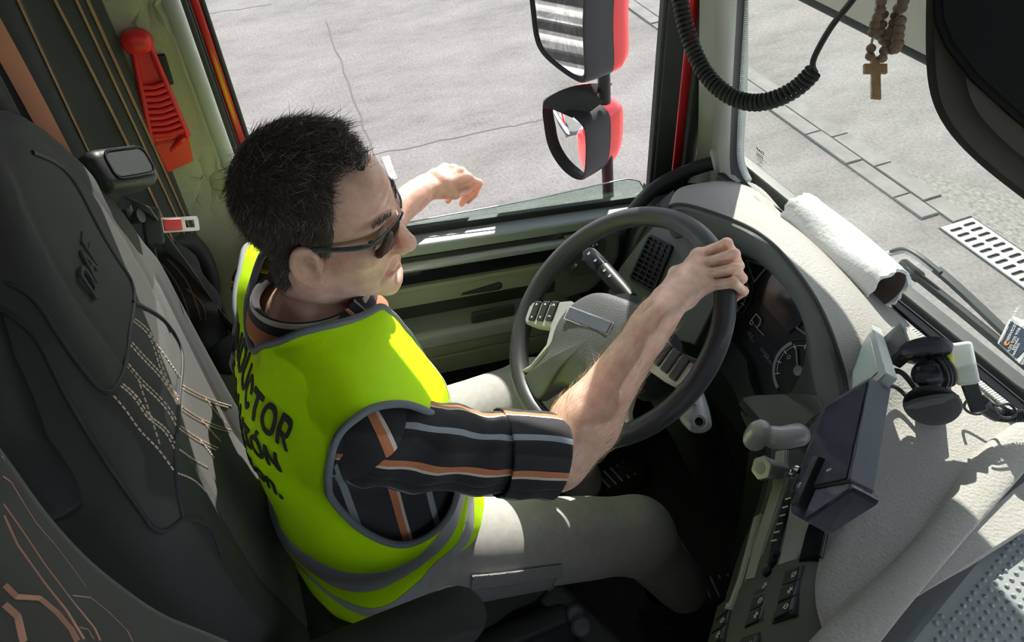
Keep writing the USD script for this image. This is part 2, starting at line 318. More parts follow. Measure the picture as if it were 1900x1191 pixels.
# ---------------------------------------------------------------- cab shell
FZ = 1.40
fl = struct('floor'); part(fl, 'floor_pan', mv(rbox(2.3, 2.1, .06, .01), (0, -.05, FZ-.03)), 'floor_mat')
part(fl, 'engine_hump', mv(rbox(.62, 1.3, .20, .05), (.08, -.35, FZ+.05)), 'floor_mat')
part(fl, 'toe_board', tr(rbox(2.2, .02, .5, .005), trimesh.transformations.rotation_matrix(-.35, (1, 0, 0), (0, .95, FZ)) @ trimesh.transformations.translation_matrix((0, .93, FZ+.25))), 'floor_mat')
ce = struct('ceiling'); part(ce, 'roof_lining', prism(sg.box(-1.17, -1.05, 1.17, .45).difference(sg.box(-.15, -.15, .50, .40)), .04, 0, 3.44), 'headliner'); part(ce, 'unseen_hatch_frame', prism(sg.box(-.19, -.19, .54, .44).difference(sg.box(-.15, -.15, .50, .40)), .05, .01, 3.42), 'trim_grey')  # roof hatch is out of view, placed so sky light reaches the dash
part(ce, 'front_lining', sheet([[(x, .45, 3.46), (x, .74, 3.2), (x, .86, 2.9), (x, .87, 2.80)] for x in (-1.17, 1.17)], 2, 16, .02), 'headliner')
wr = struct('wall_rear'); part(wr, 'rear_panel', mv(rbox(2.34, .04, 2.1, .01), (0, -1.05, 2.43)), 'dark_plastic')
wl = struct('wall_left')
part(wl, 'upper_panel', mv(rbox(.05, 1.96, .44, .01), (-1.17, -.08, 3.25)), 'headliner')
part(wl, 'lower_panel', mv(rbox(.05, .95, 1.7, .01), (-1.14, -.56, 2.22)), 'headliner')
wq = struct('wall_right')
part(wq, 'upper_panel', mv(rbox(.05, 1.96, .44, .01), (1.17, -.08, 3.25)), 'headliner')
part(wq, 'lower_panel', mv(rbox(.05, 1.98, .75, .01), (1.17, -.05, 1.76)), 'door_panel')
part(wq, 'rear_pillar', mv(rbox(.05, 1.0, 1.0, .01), (1.17, -.55, 2.6)), 'headliner')
part(wq, 'front_pillar', mv(rbox(.06, .12, .8, .01), (1.15, .93, 2.5)), 'trim_grey')
# B pillar panel: soft fabric trim beside the driver, with button and pressed edge
bp = struct('trim_1')
ys = np.linspace(-.30, -.075, 40); zs = np.linspace(1.5, 3.1, 90)
Y, Z = np.meshgrid(ys, zs, indexing='ij'); X = -1.10+.008*np.sin((Y+.3)*14)+.012*np.clip((Y+.11)/.04, 0, 1)**2
bc = at(386, 337, x=-1.095)
for cy, cz in ((bc[1], bc[2]), (at(272, 0, x=-1.095)[1], at(272, 0, x=-1.095)[2])):
    d = np.hypot(Y-cy, Z-cz); ang = np.arctan2(Z-cz, Y-cy); X -= .010*np.exp(-(d/.022)**2); X += .0045*np.exp(-(d/.055)**2)*np.cos(9*ang+1.0)*np.clip(d/.02, 0, 1)*1.2
part(bp, 'fabric_panel', sheet(np.stack([X, Y, Z], -1), t=.02, raw=True, flip=True), 'panel_fabric')
BM = frame(bc+A([.0, 0, 0]), (1, 0, .0), (0, 1, 0))
part(bp, 'clip_button', tr(lathe([(.0001, .005), (.008, .0045), (.0125, .002), (.013, -.004), (.0001, -.006)], 24), BM), 'panel_fabric')
part(bp, 'trim_edge', tube([(-1.088, -.066, z) for z in (1.5, 2.2, 3.1)], .014, 14, flat=.8), 'trim_grey')
# door 1: frame, seals, sill and inner panel
dr = struct('door_1')
def post(name, y0, y1, x, m, z0=1.6, z1=3.06, dx=.02, r=.004): part(dr, name, mv(rbox(dx, y1-y0, z1-z0, r), (x, (y0+y1)/2, (z0+z1)/2)), m)
def yy(u, v, x): return at(u, v, x=x)[1]
rows = [(413, 433, -1.125, 'door_seal', 'black_rubber'), (433, 437, -1.13, 'seal_lip', 'dark_plastic'), (437, 452.5, -1.145, 'frame_rail', 'red_paint'), (452.5, 462, -1.15, 'window_channel', 'black_rubber')]
for a, b, x, nme, m in rows: post(nme, yy(a, 250, x), yy(b, 250, x), x, m)
post('frame_back', -.10, yy(462, 250, -1.16)-.002, -1.172, 'black_rubber')
for a, b, x, nme, m in [(1214, 1222, -1.14, 'window_channel', 'black_rubber'), (1222, 1257, -1.135, 'channel_cover', 'dark_plastic'), (1258, 1280, -1.155, 'frame_rail', 'red_paint'), (1280, 1302, -1.135, 'door_seal', 'black_rubber')]:
    post(nme, yy(a, 180, x), yy(b, 180, x), x, m, z0=2.0)
part(dr, 'frame_head', mv(rbox(.05, 1.1, .06, .01), (-1.15, .42, 3.06)), 'red_paint')
SL = -.155
def zb(y): return 2.159+SL*(y-.258)
def rail(name, prof, y0, y1, m, label=None, ends=0.0):
    """a run of the door panel: outline of (x, height from the belt line) carried along the door"""
    R = []
    for y in np.linspace(y0, y1, 12): R.append([(x, y, zb(y)+h) for x, h in prof])
    part(dr, name, rings(R), m, smooth=40, label=label)
def rr(x0, x1, h0, h1, r=.006, n=3):
    q = sg.box(min(x0, x1), min(h0, h1), max(x0, x1), max(h0, h1)); q = q.buffer(-r).buffer(r, quad_segs=n); return list(q.exterior.coords)[:-1]
rail('glass_seal', rr(-1.145, -1.128, -.02, .012, .003), -.02, .86, 'black_rubber')
rail('sill_cap', rr(-1.135, -1.085, -.035, -.004, .008), -.02, .86, 'door_sill')
rail('belt_gap', rr(-1.13, -1.083, -.046, -.033, .002), -.02, .86, 'black_rubber')
rail('silver_bar', rr(-1.12, -1.070, -.068, -.044, .011, 5), -.02, .635, 'silver')
rail('insert_strip', rr(-1.12, -1.078, -.105, -.064, .004), -.02, .60, 'black_gloss')
rail('insert_edge', rr(-1.12, -1.066, -.117, -.103, .005), -.02, .635, 'door_panel')
rail('front_cap', rr(-1.12, -1.075, -.12, -.036, .01), .60, .80, 'door_panel')
rail('upper_panel', rr(-1.13, -1.072, -.165, -.113, .005), -.02, .86, 'door_panel')
rail('handle_recess', rr(-1.15, -1.100, -.235, -.160, .004), -.02, .86, 'dark_plastic')
rail('armrest', rr(-1.13, -1.030, -.275, -.222, .014, 5), -.02, .60, 'door_sill')
rail('armrest_side', rr(-1.13, -1.036, -.305, -.262, .006), -.02, .66, 'door_panel')
rail('pocket_line', rr(-1.13, -1.050, -.315, -.302, .002), -.02, .86, 'black_rubber')
rail('pocket_wall', rr(-1.13, -1.042, -.375, -.312, .008), -.02, .86, 'door_panel')
rail('lower_panel', rr(-1.15, -1.090, -.80, -.37, .006), -.02, .86, 'dark_plastic')
hg = at(880, 545, x=-1.06); part(dr, 'handle_cup', tr(rbox(.17, .045, .03, .014), frame(at(870, 530, x=-1.088), (1, 0, .3), (0, 1, -.14))), 'dark_plastic')
pk = at(905, 583, x=-1.045); part(dr, 'pocket_opening', tr(rbox(.11, .034, .012, .008), frame(at(915, 582, x=-1.042), (1, 0, 0), (0, 1, -.14))), 'dark_plastic')
part(dr, 'unseen_outer_skin', mv(rbox(.115, 1.02, 1.1, .02), (-1.222, .40, 1.42)), 'red_paint'); part(dr, 'inner_skin', mv(rbox(.02, .95, .55, .005), (-1.152, .40, 1.80)), 'dark_plastic')  # outer skin is out of view, thickened to bounce red onto the left hand
part(dr, 'sill_bead', tube([(-1.165, y, zb(y)-.02) for y in (-.05, .4, .88)], .012, 8), 'black_rubber')
# the lowered pane: its upper edge just clears the sill
g_ = [at(*p, x=-1.138) for p in [(700, 428), (760, 413), (980, 372), (1120, 341), (1165, 332), (1186, 336), (1196, 352)]]
pts = [(p[1], p[2]) for p in spl(g_[:-2], 14)]+[(p[1], p[2]) for p in g_[-2:]]
pol = sg.Polygon([(-.0, zb(0)+.035)]+[p for p in pts if p[0] > .16]+[(.86, 1.98), (-.0, 2.02)])
w1 = struct('window_1'); t = trimesh.creation.extrude_polygon(pol, .004, engine='earcut'); T4 = np.eye(4); T4[:3, 0], T4[:3, 1], T4[:3, 2], T4[:3, 3] = (0, 1, 0), (0, 0, 1), (1, 0, 0), (-1.141, 0, 0)
part(w1, 'pane', tr(t, T4), 'clear_glass', smooth=False)
part(w1, 'pane_edge', tube([(-1.139, y, z) for y, z in pts if y > .16], .0016, 6), 'silver')
# A pillar trim, light grey, with the grab handle boss
def wy(x, z): return .968-.17*(z-2.2)-.10*(abs(x)/1.13)**5
ap = struct('trim_2')
def col(us, v, ys): return [at(u, v, y=y) if y else None for u, y in zip(us, ys)]
net = []
for v, us in ((-120, (1303, 1328, 1345, 1368, 1384)), (60, (1302, 1326, 1342, 1364, 1382)), (200, (1300, 1324, 1338, 1358, 1378)), (290, (1296, 1318, 1332, 1352, 1374)), (338, (1280, 1306, 1330, 1360, 1392))):
    net.append([at(us[0], v, x=-1.125), at(us[1], v, x=-1.10), at(us[2], v, x=-1.07), at(us[3], v, y=.945), at(us[4], v, y=.955)])
part(ap, 'pillar_trim', sheet(net, 24, 24, .012, flip=True), 'trim_grey')
bos = at(1326, 300, x=-1.03)
# windshield: curved pane, black printed border, dotted fringe and the maker's mark
xs = np.linspace(-.985, 1.02, 60); zz = np.linspace(2.12, 2.86, 16)
w2 = struct('window_2')
part(w2, 'pane', sheet([[(x, wy(x, z)+.01, z) for z in zz] for x in xs], t=0, raw=True), 'windshield_glass')
# ---------------------------------------------------------------- the driver
MAT['skin'] = usdkit.material(stage, '/World/Looks/skin', {'a': ('attribute', {'attribute': 'tint'}), 'tc': ('texture_coordinate', {}), 'n': ('noise_texture', {'scale': 55.0, 'detail': 4.0}), 'r': ('rgb_ramp', {'ramp': [(.3, (.84, .78, .76)), (.7, (1.06, 1.04, 1.03))]}),
    'm': ('mix', {'mix_type': 'multiply', 'fac': 1.0}), 'b': ('noise_texture', {'scale': 420.0, 'detail': 3.0}), 'bp': ('bump', {'strength': .35, 'distance': .0012}), 'p': ('principled_bsdf', {'roughness': .48, 'subsurface_weight': .18, 'subsurface_scale': .01, 'subsurface_radius': (1, .35, .2), 'specular_ior_level': .4})},
    [('tc.object', 'n.vector'), ('n.fac', 'r.fac'), ('a.color', 'm.color1'), ('r.color', 'm.color2'), ('m.color', 'p.base_color'), ('tc.object', 'b.vector'), ('b.fac', 'bp.height'), ('bp.normal', 'p.normal')], surface='p.BSDF')
def striped(name, base, stops, period, rough=.8, bscale=900):
    """cloth striped across its first texture coordinate, in metres"""
    st = [(0, base)]
    for a, b, c in stops: st += [(a, c), (b, base)]
    MAT[name] = usdkit.material(stage, f'/World/Looks/{name}', {'uv': ('uvmap', {'attribute': 'st'}), 's': ('separate_xyz', {}), 'd': ('math', {'math_type': 'divide', 'value2': period}), 'f': ('math', {'math_type': 'fraction'}),
        'r': ('rgb_ramp', {'ramp': st, 'interpolate': False}), 'tc': ('texture_coordinate', {}), 'n': ('noise_texture', {'scale': bscale, 'detail': 1.0}), 'bp': ('bump', {'strength': .2, 'distance': .001}), 'p': ('principled_bsdf', {'roughness': rough, 'specular_ior_level': .3, 'sheen_weight': .1})},
        [('uv.UV', 's.vector'), ('s.x', 'd.value1'), ('d.value', 'f.value1'), ('f.value', 'r.fac'), ('r.color', 'p.base_color'), ('tc.object', 'n.vector'), ('n.fac', 'bp.height'), ('bp.normal', 'p.normal')], surface='p.BSDF')
OR, CR, BG = (.52, .19, .085), (.60, .53, .47), (.30, .33, .36)
striped('shirt_cloth', (.022, .022, .026), [(.08, .17, OR), (.17, .21, CR), (.56, .65, BG)], .100)
striped('collar_cloth', (.03, .03, .032), [(.30, .42, CR), (.55, .80, OR), (.80, .88, CR)], .05)
mat('vest_cloth', (.58, 1.0, .0), .75, bump=.35, bscale=1100, dist=.0008, spec=.2)
mat('reflective', (.42, .43, .45), .45, metal=.25, bump=.2, bscale=900)
mat('vest_binding', (.15, .17, .19), .7)
mat('print_black', (.012, .012, .014), .7)
mat('trouser_cloth', (.36, .355, .335), .85, bump=.4, bscale=1000, dist=.0008, vary=.08, vscale=60)
mat('pocket_cloth', (.27, .275, .285), .85, bump=.4, bscale=1000, dist=.0008)
mat('seam_thread', (.33, .33, .31), .8)
mat('shoe_leather', (.02, .019, .018), .5)
mat('hair_base', (.034, .027, .023), .7); mat('hair_dark', (.045, .036, .030), .4); mat('hair_grey', (.42, .39, .36), .45); mat('hair_brown', (.13, .10, .08), .42)
mat('frame_black', (.008, .008, .009), .25, coat=.4); glass('dark_lens', (.14, .13, .13), .12)
mat('eye_white', (.75, .72, .68), .2); mat('eye_iris', (.06, .04, .025), .15)
HR = A([[.905, .421, .064], [-.424, .904, .045], [-.039, -.068, .997]]); HO = A([-.648, .052, 2.568])
HR[:, 0] = nrm(HR[:, 0]); HR[:, 2] = nrm(np.cross(HR[:, 0], HR[:, 1])); HR[:, 1] = np.cross(HR[:, 2], HR[:, 0])
HM = np.eye(4); HM[:3, :3] = HR; HM[:3, 3] = HO
def head_sdf(p):
    x = np.abs(p[:, 0]); q = np.c_[x, p[:, 1:]]
    d = ell(p, (0, -.012, .036), (.073, .094, .083))
    d = smin(d, ell(p, (0, .032, .042), (.061, .057, .058)), .02)
    d = smin(d, ell(p, (0, .032, -.045), (.056, .058, .070)), .03)
    d = smin(d, cone(q, (.053, -.004, -.058), (.012, .068, -.098), .015, .016), .025)
    d = smin(d, cone(q, (.0, .076, -.102), (.010, .075, -.102), .0165, .0155), .014)
    d = smin(d, ell(q, (.046, .052, -.020), (.020, .026, .017)), .022)
    d = smin(d, cone(q, (0, .081, .027), (.040, .066, .029), .0115, .009), .014)
    d = smax(d, -ell(q, (.031, .099, .006), (.017, .018, .013)), .012)
    d = smin(d, ell(q, (.031, .0735, .006), (.0125, .0125, .0125)), .004)
    d = smin(d, cone(p, (0, .083, .018), (0, .1055, -.028), .0075, .0095), .011)
    d = smin(d, ell(p, (0, .107, -.036), (.0125, .0115, .0105)), .008)
    d = smin(d, ell(q, (.0135, .094, -.040), (.0085, .011, .0085)), .006)
    d = smax(d, -ell(q, (.007, .101, -.0475), (.0042, .006, .005)), .003)
    d = smin(d, ell(p, (0, .073, -.066), (.030, .016, .022)), .014)
    d = smin(d, cone(q, (0, .0885, -.0655), (.024, .0755, -.0705), .0052, .003), .004)
    d = smin(d, cone(q, (0, .0875, -.0765), (.021, .0755, -.0725), .0062, .003), .004)
    d = smax(d, -cone(q, (0, .0962, -.0708), (.027, .0795, -.0715), .0030, .0022), .0025)
    d = smax(d, -cone(q, (.017, .094, -.046), (.034, .071, -.078), .0042, .003), .008)
    d = smax(d, -ell(p, (0, .089, -.0875), (.02, .006, .005)), .008)
    # ears: plate, rim, lobe, hollow
    e = q-A([.0805, -.011, -.012]); ca, sa = math.cos(.42), math.sin(.42); ex, ey, ez = e[:, 0]*ca+e[:, 1]*sa, -e[:, 0]*sa+e[:, 1]*ca, e[:, 2]
    t = .16; ey, ez = ey*math.cos(t)+ez*math.sin(t), -ey*math.sin(t)+ez*math.cos(t)
    E = np.c_[ex, ey, ez]; ea = ell(E, (-.001, 0, 0), (.0060, .0195, .032))
    rho = np.hypot(ey/.0195, ez/.032); rim = np.hypot((rho-.88)*.022, ex-.0045)-.0043; rim = np.where((ey > .012) & (ez < .004), rim+.006, rim)
    ea = smin(ea, rim, .0025); ea = smax(ea, -ell(E, (.009, .003, -.005), (.0115, .0085, .0125)), .003); ea = smax(ea, -ell(E, (.0085, -.003, .015), (.0065, .010, .0085)), .003)
    ea = smin(ea, ell(E, (.001, .004, -.029), (.006, .009, .009)), .006); ea = smin(ea, ell(E, (.002, .015, -.004), (.005, .005, .007)), .005)
    d = smin(d, ea, .005)
    n = cone(p, (0, -.022, -.06), (-.005, -.05, -.20), .055, .060); n = smin(n, cone(q, (.045, -.03, -.06), (.012, .005, -.19), .018, .014), .02)
    d = smin(d, n, .03)
    f = np.clip((p[:, 1]-.05)/.03, 0, 1)*np.clip(1-np.abs(p[:, 2]-.052)/.028, 0, 1); d = d+f*.0009*np.sin(p[:, 2]*520+3*np.sin(p[:, 0]*40))
    c = np.clip(1-np.hypot((p[:, 1]-.062)/.02, (p[:, 2]+.0)/.03), 0, 1)*(x > .04); d = d+c*.0008*np.sin(p[:, 2]*600+p[:, 1]*300)
    return d
def to_local(p): return (p-HO) @ HR
WC, WU, WV, WN, WR = A([-.631, .488, 2.215]), A([1., 0, 0]), A([0, .776, .63]), A([0, -.63, .776]), .214
def rim(deg, r=WR): a = math.radians(deg); return WC+r*(math.cos(a)*WU+math.sin(a)*WV)
def hand(palm, fingers, thumb, wrist, ra):
    """a hand as one skin: finger joints MCP, PIP, DIP, tip"""
    P = palm
    def f(p):
        d = None
        for k, J in enumerate(fingers):
            c = cone(p, wrist[k], J[0], .0145, .0125); d = c if d is None else smin(d, c, .014)
        for a, b in zip(fingers[:-1], fingers[1:]): d = smin(d, cone(p, (a[0]+wrist[0])/2, (b[0]+wrist[-1])/2, .013, .013), .012)
        for J in fingers: d = smin(d, cone(p, J[0]+P*.0015, J[0]+P*.0025, .0118, .0115), .006); d = smin(d, cone(p, J[0]+P*.004, J[0]*.4+wrist[1]*.6+P*.005, .0058, .0040), .007)
        fg = None
        for k, J in enumerate(fingers):
            s = (1.0, 1.03, .97, .86)[k]
            c = cone(p, J[0], J[1], .0110*s, .0098*s); c = smin(c, cone(p, J[1], J[2], .0100*s, .0087*s), .004); c = smin(c, cone(p, J[2], J[3], .0088*s, .0078*s), .004)
            c = smin(c, np.linalg.norm(p-J[1]-P*.0016, axis=1)-.0100*s, .003); fg = c if fg is None else np.minimum(fg, c)
        d = smin(d, fg, .006)
        t = smin(cone(p, thumb[0], thumb[1], .0175, .0125), cone(p, thumb[1], thumb[2], .0120, .0105), .006); t = smin(t, cone(p, thumb[2], thumb[3], .0108, .0092), .004)
        return smin(d, t, .012)
    return f
# right hand on the rim
RW0, RE, RS = A([-.508, .500, 2.338]), A([-.402, .272, 2.216]), A([-.455, .020, 2.350])
fing = []
for k, a in enumerate((74.5, 68.5, 62.5, 56.8)):
    G = rim(a); o = nrm(G-WC); lb = (0, .004, .001, -.005)[k]
    fing.append([G-o*.018+WN*.034, G+o*(.029+lb)+WN*.021, G+o*.026-WN*.014, G+o*.004-WN*.029])
G = rim(66); o = nrm(G-WC); tg = nrm(np.cross(WN, o))
fd = nrm(np.mean([f_[0] for f_ in fing], 0)-RW0); RW = np.mean([f_[0] for f_ in fing], 0)-fd*.094
lat = nrm(fing[0][0]-fing[3][0])
rw = [RW+lat*.016, RW+lat*.006, RW-lat*.006, RW-lat*.015]
pn = nrm(np.cross(lat, fd)); pn = pn if pn @ WN > 0 else -pn
rth = [RW+lat*.020-pn*.010+fd*.02, RW+lat*.045-pn*.022+fd*.045, rim(80)-nrm(rim(80)-WC)*.026-WN*.004, rim(84)-nrm(rim(84)-WC)*.012-WN*.026]
rhand = hand(pn, fing, rth, rw, .03)
def rarm(p):
    d = rhand(p)
    ax = nrm(RW-RE); m = RE+ax*.075+A([.004, .0, -.006])
    fa = smin(cone(p, RE, m, .043, .047), cone(p, m, RW-ax*.03, .047, .029), .03)
    w = smin(cone(p, RW-ax*.05+lat*.008, RW+lat*.010, .024, .0215), cone(p, RW-ax*.05-lat*.008, RW-lat*.010, .024, .0205), .01)
    w = smin(w, np.linalg.norm(p-(RW-lat*.020+pn*.010-ax*.012), axis=1)-.0095, .012)
    fa = smin(fa, w, .02); fa = smin(fa, cone(p, RE, RE+(RS-RE)*.45, .045, .046), .03)
    return smin(d, fa, .012)
# left hand out over the sill
LE, LW, LS = A([-1.065, .115, 2.215]), at(789, 347, x=-1.215), A([-.835, -.055, 2.345])
lm = at(845, 323, x=-1.232); lf = nrm(lm-LW); lup = nrm(A([.25, -.25, .93])); lside = nrm(np.cross(lf, lup)); lup = np.cross(lside, lf)
lk = []
for k in range(4):
    s = (.030, .010, -.010, -.028)[k]; b = LW+lf*((.094, .090, .081, .069)[k])+lside*s+lup*((.004, .007, .005, .0)[k])
    c = (.80, 1.15, 1.32, 1.45)[k]; c2, c3 = (1.15, .62, .66, .70)[k], (1.75, 1.0, 1.05, 1.1)[k]
    d1 = lf*math.cos(c)-lup*math.sin(c); d2 = lf*math.cos(c+c2)-lup*math.sin(c+c2); d3 = lf*math.cos(c+c3)-lup*math.sin(c+c3); L = (.044, .049, .046, .038)[k]
    lk.append([b, b+d1*L, b+d1*L+d2*L*.66, b+d1*L+d2*L*.66+d3*L*.52])
lw = [LW+lside*.015, LW+lside*.005, LW-lside*.006, LW-lside*.014]
lth = [LW+lside*.020-lup*.008+lf*.02, LW+lside*.038-lup*.018+lf*.055, LW+lside*.036-lup*.026+lf*.086, LW+lside*.026-lup*.028+lf*.112]
lhand = hand(lup, lk, lth, lw, .03)
def larm(p):
    ax = nrm(LW-LE); m = LE+ax*.08
    fa = smin(cone(p, LE, m, .040, .044), cone(p, m, LW-ax*.03, .044, .028), .03)
    w = smin(cone(p, LW-ax*.05+lside*.008, LW+lside*.010, .023, .0205), cone(p, LW-ax*.05-lside*.008, LW-lside*.010, .023, .0195), .01)
    fa = smin(smin(fa, w, .02), cone(p, LE, LE+(LS-LE)*.5, .042, .046), .03)
    return smin(lhand(p), fa, .012)
TZ = A([1.80, 1.88, 1.96, 2.06, 2.16, 2.26, 2.33, 2.38, 2.42, 2.46])
TA = A([.185, .19, .185, .178, .182, .190, .188, .150, .095, .058]); TB = A([.13, .145, .148, .140, .136, .132, .118, .095, .070, .055])
TX = A([-.62, -.62, -.622, -.626, -.630, -.636, -.642, -.645, -.648, -.650]); TY = A([.0, .0, .0, -.004, -.010, -.018, -.02, -.018, -.012, .0])
YAW = math.radians(17)
def torso(p, grow=0.0, k=.05):
    z = np.clip(p[:, 2], TZ[0], TZ[-1]); I = lambda t: np.interp(z, TZ, t)
    x, y = p[:, 0]-I(TX), p[:, 1]-I(TY); c, s = math.cos(YAW), math.sin(YAW); x, y = x*c+y*s, -x*s+y*c
    a, b = I(TA), I(TB); r = (np.abs(x/a)**2.4+np.abs(y/b)**2.4)**(1/2.4); d = (r-1)*np.minimum(a, b)*.92
    d = np.maximum(d, np.maximum(TZ[0]-p[:, 2], p[:, 2]-TZ[-1]-.02))
    for S in (RS, LS):
        n = A([-.648, -.02, 2.405]); d = smin(d, cone(p, n*.55+S*.45, S, .060, .055), k)
    return d-grow
def skin_core(p): return torso(p, -.012)
head = nets(head_sdf, (-.1, -.125, -.2), (.1, .13, .135), .0027); head = tr(head, HM)
bb = lambda pts, m: (np.min(pts, 0)-m, np.max(pts, 0)+m)
ra = nets(rarm, *bb(A([RE+(RS-RE)*.45, RE, RW]+[j for f_ in fing for j in f_]), .062), .0028)
la = nets(larm, *bb(A([LE+(LS-LE)*.5, LE, LW]+[j for f_ in lk for j in f_]), .06), .0028)
up = nets(lambda p: np.minimum(skin_core(p), np.minimum(cone(p, RS, RE, .045, .042), cone(p, LS, LE, .045, .040))), (-1.12, -.22, 1.79), (-.34, .34, 2.50), .01)
try:
    bod = toman(up)+toman(head)+toman(ra)+toman(la); assert not bod.is_empty(); bod = tomesh(bod)
except Exception as e:
    print('union failed', e); bod = cat(up, head, ra, la)
bod = trimesh.Trimesh(bod.vertices, bod.faces, process=True)
v = A(bod.vertices); q = to_local(v); ax_ = np.abs(q[:, 0])
SK = A([.62, .40, .305]); T = np.tile(SK, (len(v), 1))
def blend(T, w, c): w = np.clip(w, 0, 1)[:, None]; return T*(1-w)+A(c)*w
inh = (np.linalg.norm(q, axis=1) < .22) & (q[:, 2] > -.2)
lips = inh*np.clip(1.5-np.minimum(np.abs(cone(np.c_[ax_, q[:, 1:]], (0, .088, -.0655), (.022, .0765, -.0705), .0052, .003)), np.abs(cone(np.c_[ax_, q[:, 1:]], (0, .087, -.0765), (.02, .0765, -.0725), .006, .003)))/.0022, 0, 1)*(q[:, 1] > .07)
T = blend(T, lips*.85, (.50, .22, .18))
stub = inh*np.clip((-.045-q[:, 2])/.02, 0, 1)*np.clip((q[:, 1]+.01)/.03, 0, 1)*(1-lips)*np.clip((q[:, 2]+.135)/.02, 0, 1); T = blend(T, stub*.28, (.40, .33, .29))
T = blend(T, inh*np.clip(1-np.linalg.norm(q-A([0, .108, -.036]), axis=1)/.022, 0, 1)*.4, (.68, .34, .26))
T = blend(T, inh*np.clip(1-np.linalg.norm(np.c_[ax_, q[:, 1:]]-A([.08, -.012, -.01]), axis=1)/.05, 0, 1)*.35, (.70, .36, .27))
for F in (fing, lk):
    for J in F: T = blend(T, np.clip(1-np.linalg.norm(v-J[1], axis=1)/.012, 0, 1)*.35, (.64, .36, .28)); T = blend(T, np.clip(1-np.linalg.norm(v-J[0], axis=1)/.016, 0, 1)*.25, (.64, .38, .29))
man = thing('person', 'driver in yellow-green vest, striped shirt and grey trousers, right hand on the steering wheel', 'person')
part(man, 'body', bod, 'skin', smooth=True, col=T)
for s in (-1, 1):
    e = part(man, 'eye', tr(trimesh.creation.icosphere(3, .0118), HM @ trimesh.transformations.translation_matrix((s*.031, .0752, .006))), 'eye_white')
    part(e, 'iris', tr(trimesh.creation.icosphere(2, .0058), HM @ trimesh.transformations.translation_matrix((s*.031, .0815, .006))), 'eye_iris')
# hair: a dark cap under short strands
HA = np.radians([0, 20, 32, 45, 54, 60, 64, 67, 71, 76, 82, 87, 91, 101, 107, 120, 140, 180]); HH = A([.088, .093, .094, .092, .086, .072, .045, .020, -.004, -.014, -.014, .018, .022, .022, -.025, -.055, -.090, -.102])
def hairline(p): return p[:, 2]-np.interp(np.arctan2(np.abs(p[:, 0]), p[:, 1]+.002), HA, HH)
def hgrow(p):
    h = np.clip(hairline(p)/.05, 0, 1); top = np.clip((p[:, 2]-.05)/.06, 0, 1); return .003+.007*h+.012*top*h+.004*np.clip((-.03-p[:, 1])/.06, 0, 1)*h
def noear(p): return np.minimum.reduce([ell(p, (0, -.012, .036), (.073, .094, .083)), ell(p, (0, .032, .042), (.061, .057, .058)), cone(p, (0, -.022, -.06), (-.005, -.05, -.20), .055, .060)])
sk = nets(lambda p: smin(smin(ell(p, (0, -.012, .036), (.073, .094, .083)), ell(p, (0, .032, .042), (.061, .057, .058)), .02), smin(ell(p, (0, .032, -.045), (.056, .058, .070)), cone(p, (0, -.022, -.06), (-.005, -.05, -.20), .055, .060), .03), .03), (-.1, -.125, -.15), (.1, .12, .14), .004)
sc = clip(sk, hairline)
n = vnorm(sc); p = A(sc.vertices); cap = p+n*(hgrow(p)*np.clip(hairline(p)/.02, .15, 1)+.004*meshkit.noise(p*70)-.003)[:, None]
part(man, 'hair', tr(solid(trimesh.Trimesh(cap, sc.faces, process=False), n, .006), HM), 'hair_base', smooth=True)
def strands(name, mname, cnt, seed, fn, wdt):
    r = np.random.default_rng(seed); pts, fi = trimesh.sample.sample_surface(sc, cnt*2, seed=seed); nn = sc.face_normals[fi]
    keep = hairline(pts) > r.uniform(-.004, .010, len(pts)); keep &= fn(pts, r); pts, nn = pts[keep][:cnt], nn[keep][:cnt]
    hg = hgrow(pts); top = np.clip((pts[:, 2]-.045)/.05, 0, 1)[:, None]; fr = np.clip((pts[:, 1]-.0)/.06, 0, 1)[:, None]
    flow = A([0, -.45, -.9])*(1-top)+top*(A([.25, .55, .25])*(1-fr)+A([.15, .2, .75])*fr)
    flow = flow+r.normal(0, .28, pts.shape); flow -= nn*(flow*nn).sum(1, keepdims=True)*.75; flow /= np.linalg.norm(flow, axis=1, keepdims=True)
    ln = (.010+.95*hg*r.uniform(.7, 1.3, len(pts)))[:, None]; lift = nn*(.22+.40*top*r.uniform(.4, 1.2, (len(pts), 1)))
    P = pts+nn*(hg*.55)[:, None]; C = []
    for t in (0, .33, .67, 1.0): C.append(P+ln*(lift*t*(1-.35*t)+flow*t*(.7+.3*t))*.95)
    C = np.stack(C, 1) @ HR.T+HO; path = uniq(man, name); b = UsdGeom.BasisCurves.Define(stage, path)
    b.CreateTypeAttr('linear'); b.CreatePointsAttr(Vt.Vec3fArray.FromNumpy(C.reshape(-1, 3).astype(np.float32))); b.CreateCurveVertexCountsAttr(Vt.IntArray.FromNumpy(np.full(len(C), 4, np.int32)))
    w = np.tile(A([1, .9, .65, .15])*wdt, len(C)); b.CreateWidthsAttr(Vt.FloatArray.FromNumpy(w.astype(np.float32))); b.SetWidthsInterpolation('vertex')
    UsdShade.MaterialBindingAPI.Apply(b.GetPrim()).Bind(MAT[mname]); return tagp(path, kind='stuff')
greyness = lambda q, r: r.uniform(0, 1, len(q)) < np.clip(.12+.8*np.clip((q[:, 1]-.02)/.06, 0, 1)+.5*np.clip((.02-q[:, 2])/.05, 0, 1)*(q[:, 1] > 0), 0, 1)
strands('hair_strand', 'hair_dark', 10000, 1, lambda q, r: np.ones(len(q), bool), .0008)
strands('hair_strand', 'hair_brown', 5000, 2, lambda q, r: np.ones(len(q), bool), .0007)
strands('hair_strand', 'hair_grey', 6500, 3, greyness, .0006)
bw = []
